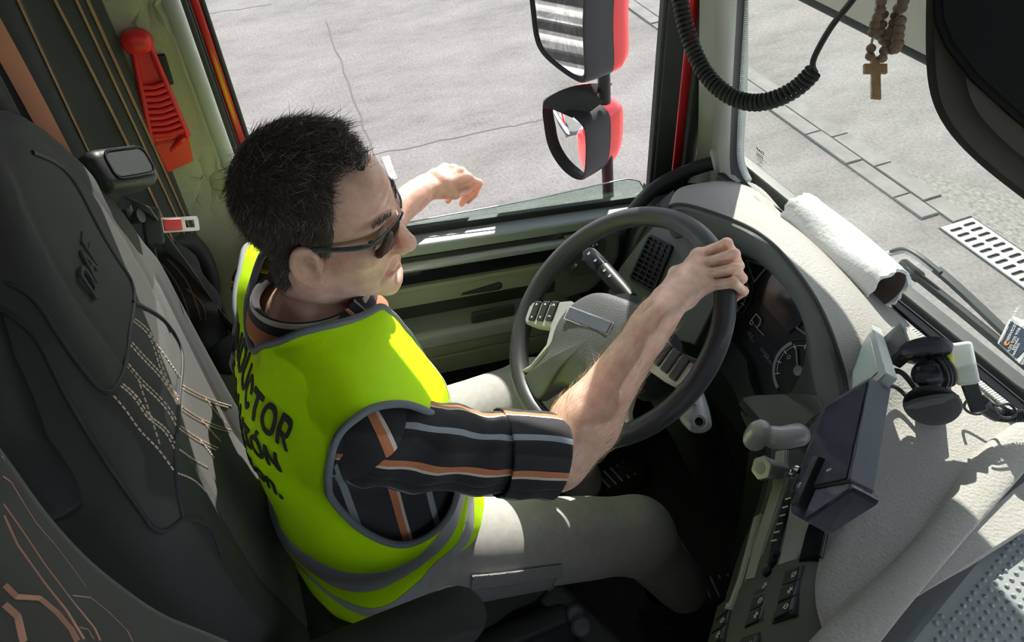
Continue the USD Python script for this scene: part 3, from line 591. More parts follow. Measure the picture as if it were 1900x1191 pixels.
for s in (-1, 1):
    for k in range(100):
        t = rng.uniform(0, 1); a = A([s*(.014+.036*t), .0925-.018*t*t, .030+.006*math.sin(t*2.6)+rng.normal(0, .0026)]); bw.append(tube([a, a+A([s*.004, .0012, .001]), a+A([s*.009, .0, .0005])], A([.0004, .00035, .00015]), 4))
part(man, 'eyebrow', tr(cat(bw), HM), 'hair_dark', kind='stuff')
def fuzz(name, mname, lo_, hi_, cnt, seed, ln):
    s_, fi = trimesh.sample.sample_surface(bod, 60000, seed=seed); nn_ = bod.face_normals[fi]; t_ = (s_-hi_) @ (lo_-hi_)/((lo_-hi_) @ (lo_-hi_)); d_ = np.linalg.norm(s_-hi_-np.clip(t_, 0, 1)[:, None]*(lo_-hi_), axis=1)
    k_ = (t_ > -.02) & (t_ < .95) & (d_ < .06); s_, nn_ = s_[k_][:cnt], nn_[k_][:cnt]; r = np.random.default_rng(seed); ax_h = nrm(lo_-hi_)
    f_ = ax_h+r.normal(0, .45, s_.shape); f_ -= nn_*(f_*nn_).sum(1, keepdims=True)*.8; f_ /= np.linalg.norm(f_, axis=1, keepdims=True); L_ = ln*r.uniform(.5, 1.2, (len(s_), 1))
    C_ = np.stack([s_, s_+nn_*L_*.22+f_*L_*.45, s_+nn_*L_*.28+f_*L_], 1); path = uniq(man, name); b = UsdGeom.BasisCurves.Define(stage, path); b.CreateTypeAttr('linear'); b.CreatePointsAttr(Vt.Vec3fArray.FromNumpy(C_.reshape(-1, 3).astype(np.float32))); b.CreateCurveVertexCountsAttr(Vt.IntArray.FromNumpy(np.full(len(C_), 3, np.int32)))
    b.CreateWidthsAttr(Vt.FloatArray.FromNumpy(np.tile(A([.00030, .00024, .00008]), len(C_)).astype(np.float32))); b.SetWidthsInterpolation('vertex'); UsdShade.MaterialBindingAPI.Apply(b.GetPrim()).Bind(MAT[mname]); tagp(path, kind='stuff')
mat('arm_hair_blond', (.55, .38, .22), .4)
fuzz('arm_hair', 'arm_hair_blond', RW, RE, 1500, 21, .016)
# glasses
gl = thing('glasses', 'dark half-rim glasses with tinted lenses worn by the driver', 'glasses')
def lensc(s, t): return A([s*(.009+.056*t), .1005-.006*t-.017*t*t, 0])
for s in (-1, 1):
    topc = [lensc(s, t)+A([0, 0, .0205-.004*abs(t-.4)]) for t in np.linspace(0, 1, 9)]; botc = [lensc(s, t)+A([0, -.003, -.013-.004*math.sin(t*3)+.010*(t > .97)+.006*(t < .03)]) for t in np.linspace(0, 1, 9)]
    part(gl, 'lens', tr(sheet([topc, [(a+b)/2+A([0, .0015, 0]) for a, b in zip(topc, botc)], botc], 8, 12), HM), 'dark_lens')
    part(gl, 'rim', tr(tube(spl(topc, 24), .0017, 8), HM), 'frame_black')
    part(gl, 'temple', tr(cat(tube(spl([topc[-1]+A([0, .001, -.002]), A([s*.0715, .074, .018]), A([s*.077, .035, .014]), A([s*.0795, .0, .012]), A([s*.077, -.018, .0]), A([s*.075, -.026, -.014])], 30), .0042, 8, flat=.36, up=(1, 0, 0)), mv(rbox(.006, .010, .010, .002), topc[-1]+A([s*.001, -.002, -.002]))), HM), 'frame_black')
part(gl, 'bridge', tr(tube(spl([lensc(-1, 0)+A([0, 0, .012]), (0, .1035, .016), lensc(1, 0)+A([0, 0, .012])], 10), .0016, 8), HM), 'frame_black')
# ---------------------------------------------------------------- clothes (children of the driver)
cY, sY = math.cos(YAW), math.sin(YAW); BX, BY = A([cY, sY, 0]), A([-sY, cY, 0])
def bcoord(p):
    """across the shoulders, front to back, height"""
    c = A([-.638, -.012, 0]); q = p-c; return q @ BX, q @ BY, p[:, 2]
def folds(p, amp=1.0):
    bx, by, z = bcoord(p)
    f = .006*(meshkit.fbm(np.c_[bx*9, by*9, z*5.5], 3, 5)-.5)*2
    f += .004*np.sin(34*(z-.55*bx)+2.0*by*6)*np.exp(-((z-2.30)/.10)**2)*np.clip((bx+.02)/.1, 0, 1)
    f += .007*np.sin(30*(z+.9*by)+1.4)*np.exp(-((z-1.99)/.09)**2)
    return f*amp
def vest_sdf(p):
    bx, by, z = bcoord(p)
    back = np.clip((-by)/.1, 0, 1)
    d = torso(p, .024, .06)-folds(p)
    d = d+.030*back*np.clip((z-1.95)/.2, 0, 1)*np.clip((.04-bx)/.12, 0, 1)
    return d
vs = nets(vest_sdf, (-.93, -.27, 1.82), (-.30, .25, 2.50), .0065)
AC = lambda s: A([-.638, -.012, 0])+BX*s*.20
ac_y, ac_z = -.006, 2.262
def hole(p, m=0.0):
    """an armhole: wide oval, seen from the side"""
    bx, by, z = bcoord(p); dy, dz = by-ac_y, z-ac_z; dy, dz = dy*.97+dz*.24, -dy*.24+dz*.97
    r = (np.abs(dy/(.092+m))**2.3+np.abs(dz/(.162+m))**2.3)**(1/2.3)
    return np.where(np.abs(bx) > .085, (r-1)*.09, .05)
def neckf(p, m=0.0):
    bx, by, z = bcoord(p); c = (np.hypot(bx/(.096+m), (by-.016)/(.104+m))-1)*.1
    vee = np.where(by > 0, np.abs(bx+.012)-(.012+m)-np.clip((z-2.10)*.20, 0, .1), 1.0); vee = np.where(z > 2.10, vee, 1.0)
    return np.minimum(np.where(z > 2.31, c, 1.0), vee)
hem = lambda p: p[:, 2]-(1.868+.05*np.clip(bcoord(p)[1]/.15, 0, 1)+.012*np.sin(bcoord(p)[0]*25))
vb = clip(clip(clip(vs, hole), neckf), hem)
vn = lambda m: vnorm(m)
part(man, 'vest', solid(vb, vnorm(vb), .004), 'vest_cloth', smooth=True, label='yellow-green safety vest with dark printed back')
vpath = '/World/person/vest'
def on_vest(m, g=.002): n = vnorm(m); return solid(trimesh.Trimesh(A(m.vertices)+n*g, m.faces, process=False), n, .0015)
def band(f): return clip(clip(vb, f), lambda p: -f(p)) if False else None
def slab(c, w): 
    m = clip(vb, lambda p: c(p)+w/2); return clip(m, lambda p: w/2-c(p))
wav = lambda p: .006*np.sin(bcoord(p)[0]*14+1)+.075*np.clip(bcoord(p)[1]/.12, -.15, 1)
for z0 in (2.062, 1.992): part(vpath, 'reflective_band', on_vest(slab(lambda p: p[:, 2]-z0-wav(p), .038)), 'reflective', smooth=True)
m = slab(lambda p: p[:, 2]-2.245-.02*bcoord(p)[1], .045); m = clip(m, lambda p: bcoord(p)[1]-.02); part(vpath, 'reflective_band', on_vest(m), 'reflective', smooth=True)
def edge_loops(m, f, tol=.004):
    f_ = A(m.faces); e = np.vstack([f_[:, [0, 1]], f_[:, [1, 2]], f_[:, [2, 0]]]); v = A(m.vertices)
    _, first = np.unique(np.round(v, 6), axis=0, return_index=True)
    s, inv, c = np.unique(np.sort(e, 1), axis=0, return_inverse=True, return_counts=True); b = s[c == 1]
    b = b[(np.abs(f(v[b[:, 0]])) < tol) & (np.abs(f(v[b[:, 1]])) < tol)]
    nb = {}
    for a, c_ in b: nb.setdefault(a, []).append(c_); nb.setdefault(c_, []).append(a)
    out, seen = [], set()
    starts = [k for k in nb if len(nb[k]) == 1]+list(nb)
    for k in starts:
        if k in seen: continue
        L = [k]; seen.add(k)
        while True:
            nx = [w for w in nb[L[-1]] if w not in seen]
            if not nx: break
            L.append(nx[0]); seen.add(nx[0])
        if len(L) > 12: out.append((v[L], L[0] in nb[L[-1]]))
    return out
for nme, f in (('armhole_binding', hole), ('neck_binding', neckf)):
    for L, cl in edge_loops(vb, f):
        n_ = max(24, len(L)//2); P = lin(np.vstack([L, L[:1]]) if cl else L, n_+1); P = P[:-1] if cl else P
        for _ in range(4): P = (np.roll(P, 1, 0)+2*P+np.roll(P, -1, 0))/4 if cl else np.vstack([P[:1], (P[:-2]+2*P[1:-1]+P[2:])/4, P[-1:]])
        part(vpath, nme, tube(P, .0055, 8, closed=cl), 'vest_binding', smooth=True)
# printed words across the back
vtri = trimesh.Trimesh(A(vb.vertices), A(vb.faces), process=False)
vv = A(vb.vertices); bxv, byv, zv = bcoord(vv); back = byv < .03
from scipy.interpolate import LinearNDInterpolator
_bk = LinearNDInterpolator(np.c_[bxv[back], zv[back]], byv[back])
def print_back(txt, h, x0, z0, width=None, bold=True):
    t = meshkit.text_mesh(txt, h, .0012, bold); v = A(t.vertices)
    for _ in range(2): t = t.subdivide()
    v = A(t.vertices)
    if width: v[:, 0] *= width/v[:, 0].max()
    bx, z = x0+v[:, 0], z0+v[:, 1]; y = _bk(bx, z); ok = ~np.isnan(y); y = np.where(ok, y, 0)
    P = A([-.638, -.012, 0])+bx[:, None]*BX+(y-.0012-v[:, 2])[:, None]*BY; P[:, 2] = z
    f = A(t.faces); return trimesh.Trimesh(P, f[ok[f].all(1)], process=False)
part(vpath, 'lettering', print_back('CONDUCTOR', .040, -.160, 2.362, .31), 'print_black', smooth=False)
part(vpath, 'lettering', print_back('DE CAMI\u00d3N', .038, -.13, 2.302, .255), 'print_black', smooth=False)
part(vpath, 'lettering', print_back('Excursion.', .030, -.12, 2.242, .24), 'print_black', smooth=False)
# shirt: body, collar, sleeves with rolled cuffs
ss = nets(lambda p: smax(torso(p, .010, .05)-.5*folds(p), vest_sdf(p)+.009, .01), (-.90, -.24, 1.9), (-.34, .22, 2.46), .0085)
ss = clip(ss, lambda p: np.where(p[:, 2] > 2.3, np.hypot(*(bcoord(p)[i]-(0, .0)[i] for i in (0, 1)))-.072, 1.0))
bx, by, z = bcoord(A(ss.vertices)); part(man, 'shirt', ss, 'shirt_cloth', uv=np.c_[np.arctan2(by, bx)*.17+.03, z])
def sleeve(name, path, rad, n, m='shirt_cloth', seed=0, off=0.0, amp=.006):
    p = spl(path, n); t = np.gradient(p, axis=0); t /= np.linalg.norm(t, axis=1, keepdims=True); a = np.zeros_like(p); a[0] = nrm(np.cross(t[0], [0, 0, 1]))
    for i in range(1, n): w = a[i-1]-t[i]*(a[i-1] @ t[i]); a[i] = nrm(w)
    b = np.cross(t, a); k = 73; g = np.linspace(0, 2*np.pi, k); r = np.interp(np.linspace(0, 1, n), np.linspace(0, 1, len(rad)), rad)[:, None]
    s = np.r_[0, np.cumsum(np.linalg.norm(np.diff(p, axis=0), axis=1))][:, None]
    P0 = p[:, None]+r[..., None]*(np.cos(g)[None, :, None]*a[:, None]+np.sin(g)[None, :, None]*b[:, None])
    w = amp*(meshkit.fbm(np.stack([np.broadcast_to(s*26, r.shape[:1]+(k,)), np.broadcast_to(np.cos(g)*1.6+s*6, (n, k)), np.broadcast_to(np.sin(g)*1.6, (n, k))], -1), 3, seed)-.45)*2
    w = w+amp*.55*np.sin(s*75+2.2*np.sin(g+s*7)+seed)
    w[:, -1] = w[:, 0]; P = p[:, None]+(r+w)[..., None]*(np.cos(g)[None, :, None]*a[:, None]+np.sin(g)[None, :, None]*b[:, None])
    M = trimesh.Trimesh(P.reshape(-1, 3), grid_faces(n, k), process=False); nn = vnorm(M); uv = np.stack([np.broadcast_to(g*.066+off, (n, k)), np.broadcast_to(s, (n, k))], -1).reshape(-1, 2)
    S = solid(M, nn if (nn*(P-p[:, None]).reshape(-1, 3)).sum() > 0 else -nn, .003)
    return part(man, name, S, m, uv=np.vstack([uv, uv]))
ax = RE-RS
sleeve('sleeve', [RS-nrm(ax)*.055+A([0, 0, -.022]), RS+A([0, 0, -.016]), RS+ax*.42+A([.002, 0, -.010]), RS+ax*.86], [.052, .062, .066, .064, .060, .057], 64, off=.026, seed=3)
sleeve('cuff', [RS+ax*.66+A([.003, 0, -.006]), RS+ax*.82, RS+ax*.985+A([0, 0, .002])], [.0655, .0672, .066, .0635], 24, off=.026, seed=4, amp=.0025)
ax = LE-LS; sleeve('sleeve', [LS-nrm(ax)*.03, LS, LS+ax*.5, LE-ax*.1, LE+(LW-LE)*.06], [.06, .066, .06, .056, .054], 50, off=.0, seed=5)
nb_ = A([-.650, -.010, 2.415]); cl = []
for s in np.linspace(-1, 1, 49):
    an = math.pi*.90*s-math.pi/2; fr = abs(s)
    rad_in, rad_out = .066, .088+.006*fr
    c = lambda r, dz: nb_+BX*math.cos(an)*r+BY*(math.sin(an)*r*1.08+.012)+A([0, 0, dz-.030*fr**1.5])
    cl.append([c(rad_in, .045), c(rad_in+.008, .055), c((rad_in+rad_out)/2+.004, .040), c(rad_out+.004, .012), c(rad_out+.002, -.002)])
P = bicubic(cl, 97, 14); M = trimesh.Trimesh(P.reshape(-1, 3), grid_faces(97, 14), process=False); nn = vnorm(M); uv = np.stack(np.meshgrid(np.linspace(0, 1, 97), np.linspace(0.0, .05, 14), indexing='ij'), -1)[..., ::-1].reshape(-1, 2)
out = (nn*(A(M.vertices)-nb_)).sum() > 0
part(man, 'collar', solid(M, nn if out else -nn, .003), 'collar_cloth', uv=np.vstack([uv, uv]))
# trousers and shoes
RHp, RK, RA_ = A([-.515, .0, 1.95]), A([-.435, .452, 1.828]), A([-.425, .585, 1.50])
LHp, LK, LA_ = A([-.725, .0, 1.95]), A([-.815, .40, 1.88]), A([-.78, .50, 1.50])
def leg(p, H, K, An, s):
    d = smin(cone(p, H, K, .098, .072), cone(p, K, An+A([0, 0, .03]), .070, .055), .03)
    u = nrm(K-H); t = (p-H) @ u
    w = .005*np.sin(t*60+4*np.sin(p[:, 2]*18))*np.exp(-((t-.05)/.07)**2)+.006*np.sin(t*85+p[:, 2]*70)*np.exp(-((np.linalg.norm(p-K+A([0, .03, .05]), axis=1))/.06)**2)
    w += .007*(meshkit.fbm(np.c_[p[:, 0]*8, p[:, 1]*8, p[:, 2]*8], 3, 11+s)-.5)
    return d-w
def pants(p):
    return smin(smin(leg(p, RHp, RK, RA_, 0), leg(p, LHp, LK, LA_, 1), .03), ell(p, (-.62, -.0, 1.95), (.185, .14, .13)), .05)
pt = nets(pants, (-.92, -.17, 1.46), (-.30, .68, 2.10), .008)
pm = part(man, 'trousers', pt, 'trouser_cloth', smooth=True)
u = nrm(RK-RHp); outw = nrm(np.cross(u, [0, 0, 1])); outw = outw if outw[0] > 0 else -outw; upw = nrm(np.cross(outw, u)); upw = upw if upw[2] > 0 else -upw
tt = lambda p: (p-RHp) @ u
ang = lambda p: np.arctan2((p-RHp) @ upw, (p-RHp) @ outw)
def patch(t0, t1, a0, a1, g, th=.003):
    m = clip(clip(clip(clip(clip(pt, lambda p: p[:, 0]+.575), lambda p: tt(p)-t0), lambda p: t1-tt(p)), lambda p: ang(p)-a0), lambda p: a1-ang(p)); n = vnorm(m)
    return solid(trimesh.Trimesh(A(m.vertices)+n*g, m.faces, process=False), n, th), m
P1, pmsh = patch(.13, .285, -1.25, .42, .0045, .0045); part(pm, 'pocket', P1, 'pocket_cloth', smooth=True)
P2, fm = patch(.125, .29, .20, .50, .0085, .004); P2 = max(P2.split(only_watertight=False), key=lambda q: len(q.faces)); part(pm, 'pocket_flap', P2, 'pocket_cloth', smooth=True)
def seam(pts_ta, g=.006):
    out = []
    for t, a in pts_ta:
        o = RHp+u*t; d_ = outw*math.cos(a)+upw*math.sin(a); lo, hi = .03, .2
        for _ in range(24):
            mi = (lo+hi)/2
            if pants((o+d_*mi)[None])[0] < 0: lo = mi
            else: hi = mi
        out.append(o+d_*(lo+g))
    return A(out)
for L in ([(t, .50) for t in np.linspace(.125, .29, 14)], [(t, .19) for t in np.linspace(.125, .29, 14)], [(.284, a) for a in np.linspace(.2, -1.2, 16)], [(t, -1.22) for t in np.linspace(.13, .284, 14)], [(t, -.55-1.2*(t-.2)) for t in np.linspace(.18, .284, 10)]): part(pm, 'seam', tube(seam(L), .0013, 6), 'seam_thread')
def shoe(c, yaw):
    f = lambda p: smin(smin(ell(p, (0, .07, .036), (.046, .105, .04)), ell(p, (0, -.06, .045), (.038, .06, .05)), .04), cone(p, (0, -.06, .05), (0, -.07, .12), .045, .048), .04)
    s = nets(lambda p: np.maximum(f(p), .012-p[:, 2]), (-.06, -.13, 0), (.06, .19, .14), .006)
    so = tr(prism(sg.Polygon([(.042*math.cos(a)*(1+.12*math.sin(a)), .155*math.sin(a)+.03) for a in np.linspace(0, 2*np.pi, 32)[:-1]]), .02, .004), np.eye(4))
    M = np.eye(4); M[:2, :2] = [[math.cos(yaw), -math.sin(yaw)], [math.sin(yaw), math.cos(yaw)]]; M[:3, 3] = c
    return tr(s, M), tr(so, M)
for c, yw in ((A([-.43, .61, FZ]), -.15), (A([-.78, .55, FZ]), .2)):
    a, b = shoe(c, yw); sp = part(man, 'shoe', a, 'shoe_leather', smooth=True); part(sp, 'sole', b, 'black_rubber')
    part(sp, 'lace', cat(tube([c+A([math.cos(yw)*s_*.026-math.sin(yw)*(.02+.022*k), math.sin(yw)*s_*.026+math.cos(yw)*(.02+.022*k), .083-.004*k]) for s_ in (-1, 0, 1)], .0025, 5) for k in range(5)), 'seam_thread')
# ---------------------------------------------------------------- steering wheel
def local(M, P): P = A(P, float); return P @ M[:3, :3].T+M[:3, 3]
TH = math.radians(25.0)
WX, WY = WU*math.cos(TH)+WV*math.sin(TH), -WU*math.sin(TH)+WV*math.cos(TH)
WM = frame(WC, WN, WX)
mat('wheel_rim', (.032, .034, .036), .42, bump=.25, bscale=600)
mat('hub_pad', (.075, .078, .08), .5, bump=.4, bscale=420, cell=True, dist=.001)
mat('silver_plastic', (.50, .51, .50), .38, metal=.35)
mat('button', (.02, .021, .021), .45)
mat('badge_grey', (.085, .095, .12), .3); mat('mark_white', (.75, .76, .74), .5); mat('mark_grey', (.32, .34, .34), .5)
sw = thing('steering_wheel', 'black three-spoke steering wheel with silver switch pods in front of the driver', 'steering wheel')
g = np.linspace(0, 2*np.pi, 129)[:-1]
part(sw, 'rim', tr(tube(np.c_[WR*np.cos(g), WR*np.sin(g), 0*g], .0182, 20, closed=True, up=(0, 0, 1), flat=1.06), WM), 'wheel_rim', smooth=True)
half = [(0, .046), (.035, .045), (.062, .036), (.088, .012), (.104, -.025), (.102, -.062), (.093, -.092), (.098, -.122), (.118, -.150), (.126, -.163), (.108, -.176), (.082, -.187), (.066, -.182), (.052, -.160), (.034, -.142), (0, -.136)]
ol = spl(half, 60); ol = np.vstack([ol, (ol*[-1, 1])[::-1][1:-1]])
pad = sg.Polygon(ol).buffer(0)
c_ = A([0, -.05]); wing = np.clip((-.125-ol[:, 1])/.05, 0, 1)
hp = rings([np.c_[c_+(ol-c_)*s, -.012*(h < 0)+np.maximum(h, 0)*(1-.55*wing*min(1, max(0, (s-.55)/.35)))] for s, h in ((.96, -1), (.995, .0), (1.0, .007), (.99, .014), (.965, .020), (.93, .0235), (.85, .0275), (.7, .032), (.5, .0355), (.3, .0375), (.1, .0385), (.01, .0386))], True, True)
part(sw, 'hub_pad', tr(hp, WM), 'hub_pad', smooth=50)
part(sw, 'badge_frame', tr(mv(prism(rrect(.112, .027, .003), .004, .001), (-.022, -.018, .0338)), WM), 'chrome'); part(sw, 'badge', tr(mv(prism(rrect(.106, .022, .002), .005, .001), (-.022, -.018, .0340)), WM), 'badge_grey')
for s in (-1, 1):
    q = sg.Polygon([(s*x, y) for x, y in [(.094, .008), (.108, .010), (.150, -.006), (.196, -.018), (.203, -.030), (.200, -.052), (.190, -.064), (.160, -.062), (.122, -.055), (.112, -.085), (.124, -.130), (.142, -.152), (.136, -.158), (.118, -.140), (.098, -.085)]]).buffer(-.003).buffer(.003)
    sp = part(sw, 'switch_pod', tr(prism(q, .016, .004, -.004), WM), 'silver_plastic')
    part(sw, 'spoke_back', tr(mv(rbox(.11, .05, .014, .006), (s*.15, -.030, -.010)), WM), 'black_plastic')
    part(sw, 'lower_spoke', tr(tube([(s*.10, -.135, -.004), (s*.122, -.165, -.002), (s*.128, -.178, 0)], .012, 10), WM), 'black_plastic')
    for k in range(3):
        bx = s*(.136+.021*k); M = WM @ trimesh.transformations.translation_matrix((bx, -.022-.006*k, .011)) @ trimesh.transformations.rotation_matrix(-s*.16, (0, 0, 1))
        b = part(sp, 'rocker_button', tr(rbox(.0175, .042, .009, .003), M), 'button')
        def glyph(poly, dx, dy): return tr(mv(prism(poly, .0006), (dx, dy, .0042)), M)
        tri = lambda f: sg.Polygon([(-.003, 0), (.003, 0), (0, .0045*f)])
        if s < 0: part(sp, 'button_mark', cat(glyph(tri(1) if k > 0 else sg.LineString([(-.003, -.002), (0, .002), (.003, -.001)]).buffer(.0009), 0, .012), glyph(tri(-1) if k > 0 else sg.LineString([(-.003, 0), (0, .0015), (.003, 0)]).buffer(.0009), 0, -.012)), 'mark_white', smooth=False, kind='stuff')
# column, its shroud and the two stalks
cl_ = thing('steering_column', 'dark steering column shroud behind the steering wheel', 'steering column')
part(cl_, 'shroud', tr(mv(rbox(.15, .12, .16, .03), (0, -.02, -.105)), frame(WC, WN, WU)), 'dark_plastic'); part(cl_, 'column', tube([WC-WN*.15, A([-.631, .72, 1.78]), A([-.631, .84, 1.45])], .055, 16), 'dark_plastic')
part(cl_, 'boss', tr(mv(lathe([(.0001, .0), (.062, -.002), (.066, -.02), (.066, -.05), (.0001, -.05)], 32), (0, 0, -.008)), WM), 'dark_plastic')
def onw(u, v, h): return on(u, v, WC+WN*h, WN)
s0, s1, s2 = onw(1172, 555, -.062), onw(1128, 508, -.062), onw(1092, 470, -.062)
st = thing('control_stalk', 'black lever with white light symbols on the left of the steering column', 'control lever')
ax = nrm(s2-s0); SM = frame(s0, ax, WN); L_ = np.linalg.norm(s2-s0)
part(st, 'lever', tr(lathe([(.0001, 0), (.0125, .002), (.0135, .02), (.0155, .042), (.0165, L_*.62), (.0160, L_*.62+.001), (.0001, L_*.62+.001)], 24), SM), 'black_plastic', smooth=30)
part(st, 'end_ring', tr(lathe([(.0001, L_*.63), (.0165, L_*.63), (.0172, L_*.80), (.0165, L_-.006), (.0135, L_), (.0001, L_)], 24), SM), 'black_gloss', smooth=30)
part(st, 'symbol', cat(tr(mv(prism(sg.Point(0, 0).buffer(.003).difference(sg.Point(.0012, 0).buffer(.0018)), .0006), (0, 0, 0)), frame(s0+ax*L_*t+nrm(CAM-s0-ax*((CAM-s0) @ ax))*.0166, nrm(CAM-s0-ax*((CAM-s0) @ ax)), ax)) for t in [.45, .55, .72, .9]), 'mark_white', smooth=False, kind='stuff') if False else None
dd = nrm(CAM-s0-ax*((CAM-s0) @ ax))
part(st, 'symbol', cat([tr(prism(sg.Point(0, 0).buffer(.003).difference(sg.Point(.0012, 0).buffer(.0018)), .0006), frame(s0+ax*L_*t+dd*.0166, dd, ax)) for t in (.40, .52, .74, .9)]), 'mark_white', smooth=False, kind='stuff')
r0, r1, r2 = onw(1252, 668, -.075), onw(1280, 728, -.070), onw(1297, 782, -.060)
rl = thing('gear_stalk', 'silver-headed gear lever with round black end button under the steering wheel', 'gear lever')
ax = nrm(r2-r1); part(rl, 'stem', tube([r0, (r0+r1)/2, r1], .007, 12), 'chrome'); SM = frame(r1, ax, WN)
part(rl, 'collar', tr(lathe([(.0001, -.004), (.014, -.004), (.018, .004), (.020, .012), (.0001, .012)], 24), SM), 'black_plastic')
hd = []
for t in np.linspace(0, 1, 14):
    w, h = .020+.003*math.sin(t*2.6), .022+.006*math.sin(t*3)-.004*t; a_ = np.linspace(0, 2*np.pi, 33)[:-1]
    hd.append(np.c_[w*np.cos(a_), h*np.sin(a_)+.004*math.sin(t*3), 0*a_+.012+.058*t])
hd.insert(0, hd[0]*[.8, .8, 1]); hd.append(np.c_[hd[-1][:, :2]*.82, hd[-1][:, 2]+.003])
part(rl, 'head', tr(rings(hd), SM), 'silver_plastic', smooth=40)
bM = frame(r2+nrm(CAM-r2)*.024, nrm(CAM-r2+A([0, 0, .2])), ax); part(rl, 'button_ring', tr(lathe([(.0075, 0), (.0105, .004), (.013, .002), (.0125, -.006), (.0075, -.006)], 28), bM), 'silver_plastic'); part(rl, 'end_button', tr(lathe([(.0001, .002), (.006, .001), (.0085, -.002), (.0085, -.008), (.0001, -.008)], 24), bM), 'black_gloss')
kM = frame(r1+ax*.03+nrm(CAM-r1)*.0255, nrm(CAM-r1), ax); part(rl, 'symbol', cat([tr(mv(prism(sg.Point(0, 0).buffer(.004).difference(sg.Point(0, 0).buffer(.003)), .001), (0, 0, 0)), kM), tr(mv(prism(rrect(.004, .002, .0005), .001), (.010, .002, 0)), kM), tr(mv(prism(rrect(.003, .003, .0005), .001), (-.010, .0, 0)), kM)]), 'button', smooth=False, kind='stuff')
# ---------------------------------------------------------------- dashboard
da = thing('dashboard', 'grey padded dashboard wrapping round the driver under the windshield', 'dashboard')
WSZ = 2.205
ws = [(1262, 352), (1300, 340), (1392, 338), (1452, 392), (1520, 446), (1600, 514), (1655, 560), (1700, 596), (1745, 630), (1800, 672), (1860, 718), (1930, 775), (2060, 884)]
hf = [(1240, 384, 2.255), (1258, 379, 2.265), (1330, 397, 2.285), (1400, 427, 2.30), (1450, 469, 2.31), (1505, 541, 2.312), (1540, 611, 2.305), (1560, 672, 2.29), (1572, 730, 2.265), (1570, 830, 2.225), (1545, 950, 2.215), (1512, 1090, 2.218), (1545, 1210, 2.218)]
net = []
for (a, b), (c, d, z) in zip(ws, hf):
    p, q = at(a, b, z=WSZ), at(c, d, z=z); net.append([p, p*.72+q*.28+A([0, 0, .012]), p*.38+q*.62+A([0, 0, .013+.25*max(0, z-2.25)]), p*.1+q*.9+A([0, 0, .008]), q])
part(da, 'top_pad', sheet(net, 80, 24, .02, flip=True), 'dash_pad')
HE = A([at(a, b, z=z) for a, b, z in hf])
part(da, 'hood_seam', tube(spl(HE[:10], 90), .0035, 8), 'black_rubber')
CP, CN = A([-.63, .838, 2.05]), nrm(A([0, -.86, .51]))
oc = lambda u, v: on(u, v, CP, CN)
inn = [(1296, 420), (1306, 440), (1322, 452), (1345, 462), (1400, 474), (1440, 500), (1478, 545), (1500, 590), (1508, 640), (1500, 690), (1474, 740), (1440, 775), (1400, 790)]
I_ = spl([oc(*p) for p in inn], 80); O_ = spl(HE[:10], 80)
net = [[o, o*.75+i*.25-A([0, .004, .012]), o*.35+i*.65-A([0, 0, .012]), i] for o, i in zip(O_[::6], I_[::6])]
part(da, 'hood_fascia', sheet(net, 70, 12, .012), 'fascia')
part(da, 'hood_lip', tube(I_, .0045, 8), 'black_plastic')
# left vent panel
VP, VN = at(1205, 490, x=-.905), nrm(A([.12, -.82, .56])); ov = lambda u, v, h=0: on(u, v, VP+VN*h, VN)
def plate(pts, th, m, parent, name, f=None, bev=.0, h=0.0, P0=None, N=None, r=0.0, label=None, kind=None, smooth=35):
    """a flat piece with the outline of the given measured points on a plane, th thick"""
    P0, N = (VP, VN) if P0 is None else (P0, N); M = frame(P0, N, nrm(np.cross([0, 0, 1], N)) if abs(N[2]) < .99 else (1, 0, 0)); Mi = np.linalg.inv(M)
    P = [local(Mi, [on(u, v, P0+N*h, N)])[0] for u, v in pts]; pol = sg.Polygon([(p[0], p[1]) for p in P]).buffer(0)
    if r: pol = pol.buffer(-r).buffer(r, quad_segs=4)
    return part(parent, name, tr(prism(pol, th, bev, h-th), M), m, smooth=smooth, label=label, kind=kind)
plate([(1256, 381), (1275, 384), (1310, 398), (1345, 425), (1355, 470), (1330, 560), (1290, 640), (1190, 610), (1118, 560), (1149, 497), (1190, 443), (1217, 415)], .02, 'fascia', da, 'vent_panel', bev=.003)
vt = thing('air_vent', 'black slatted air vent in the dashboard left of the steering wheel', 'air vent')
vq = [ov(*p, .002) for p in [(1207, 437), (1248, 458), (1213, 541), (1170, 517)]]
bil = lambda a, b, h=0: (vq[0]*(1-a)+vq[1]*a)*(1-b)+(vq[3]*(1-a)+vq[2]*a)*b+VN*h
plate([(1207, 434), (1251, 457), (1214, 545), (1167, 518)], .006, 'black_gloss', vt, 'vent_back', h=.001, r=.006)
part(vt, 'vent_frame', tube([bil(a, b, .003) for a, b in [(.08, 0), (.92, 0), (1, .04), (1, .96), (.92, 1), (.08, 1), (0, .96), (0, .04)]], .003, 8, closed=True), 'black_plastic')
for k in range(9): part(vt, 'louvre', tube([bil(0, (k+.8)/9.6, .004), bil(1, (k+.8)/9.6, .004)], .0022, 6, flat=.5), 'black_plastic')
for k in range(3): part(vt, 'vane', tube([bil((k+1)/4, 0, .002), bil((k+1)/4, 1, .002)], .0016, 6), 'dark_plastic')
kb = thing('light_switch', 'round dark light switch at the left end of the dashboard', 'light switch')
kM = frame(ov(1258, 425), VN, (1, 0, 0)); part(kb, 'dial', tr(lathe([(.0001, .004), (.016, .004), (.020, .002), (.022, -.004), (.0001, -.004)], 32), kM), 'dark_plastic'); part(kb, 'grip', tr(mv(rbox(.034, .010, .012, .004), (0, 0, .008)), kM), 'black_plastic'); part(kb, 'mark', tr(mv(rbox(.003, .008, .002, .0008), (-.006, .012, .005)), kM), 'mark_white')
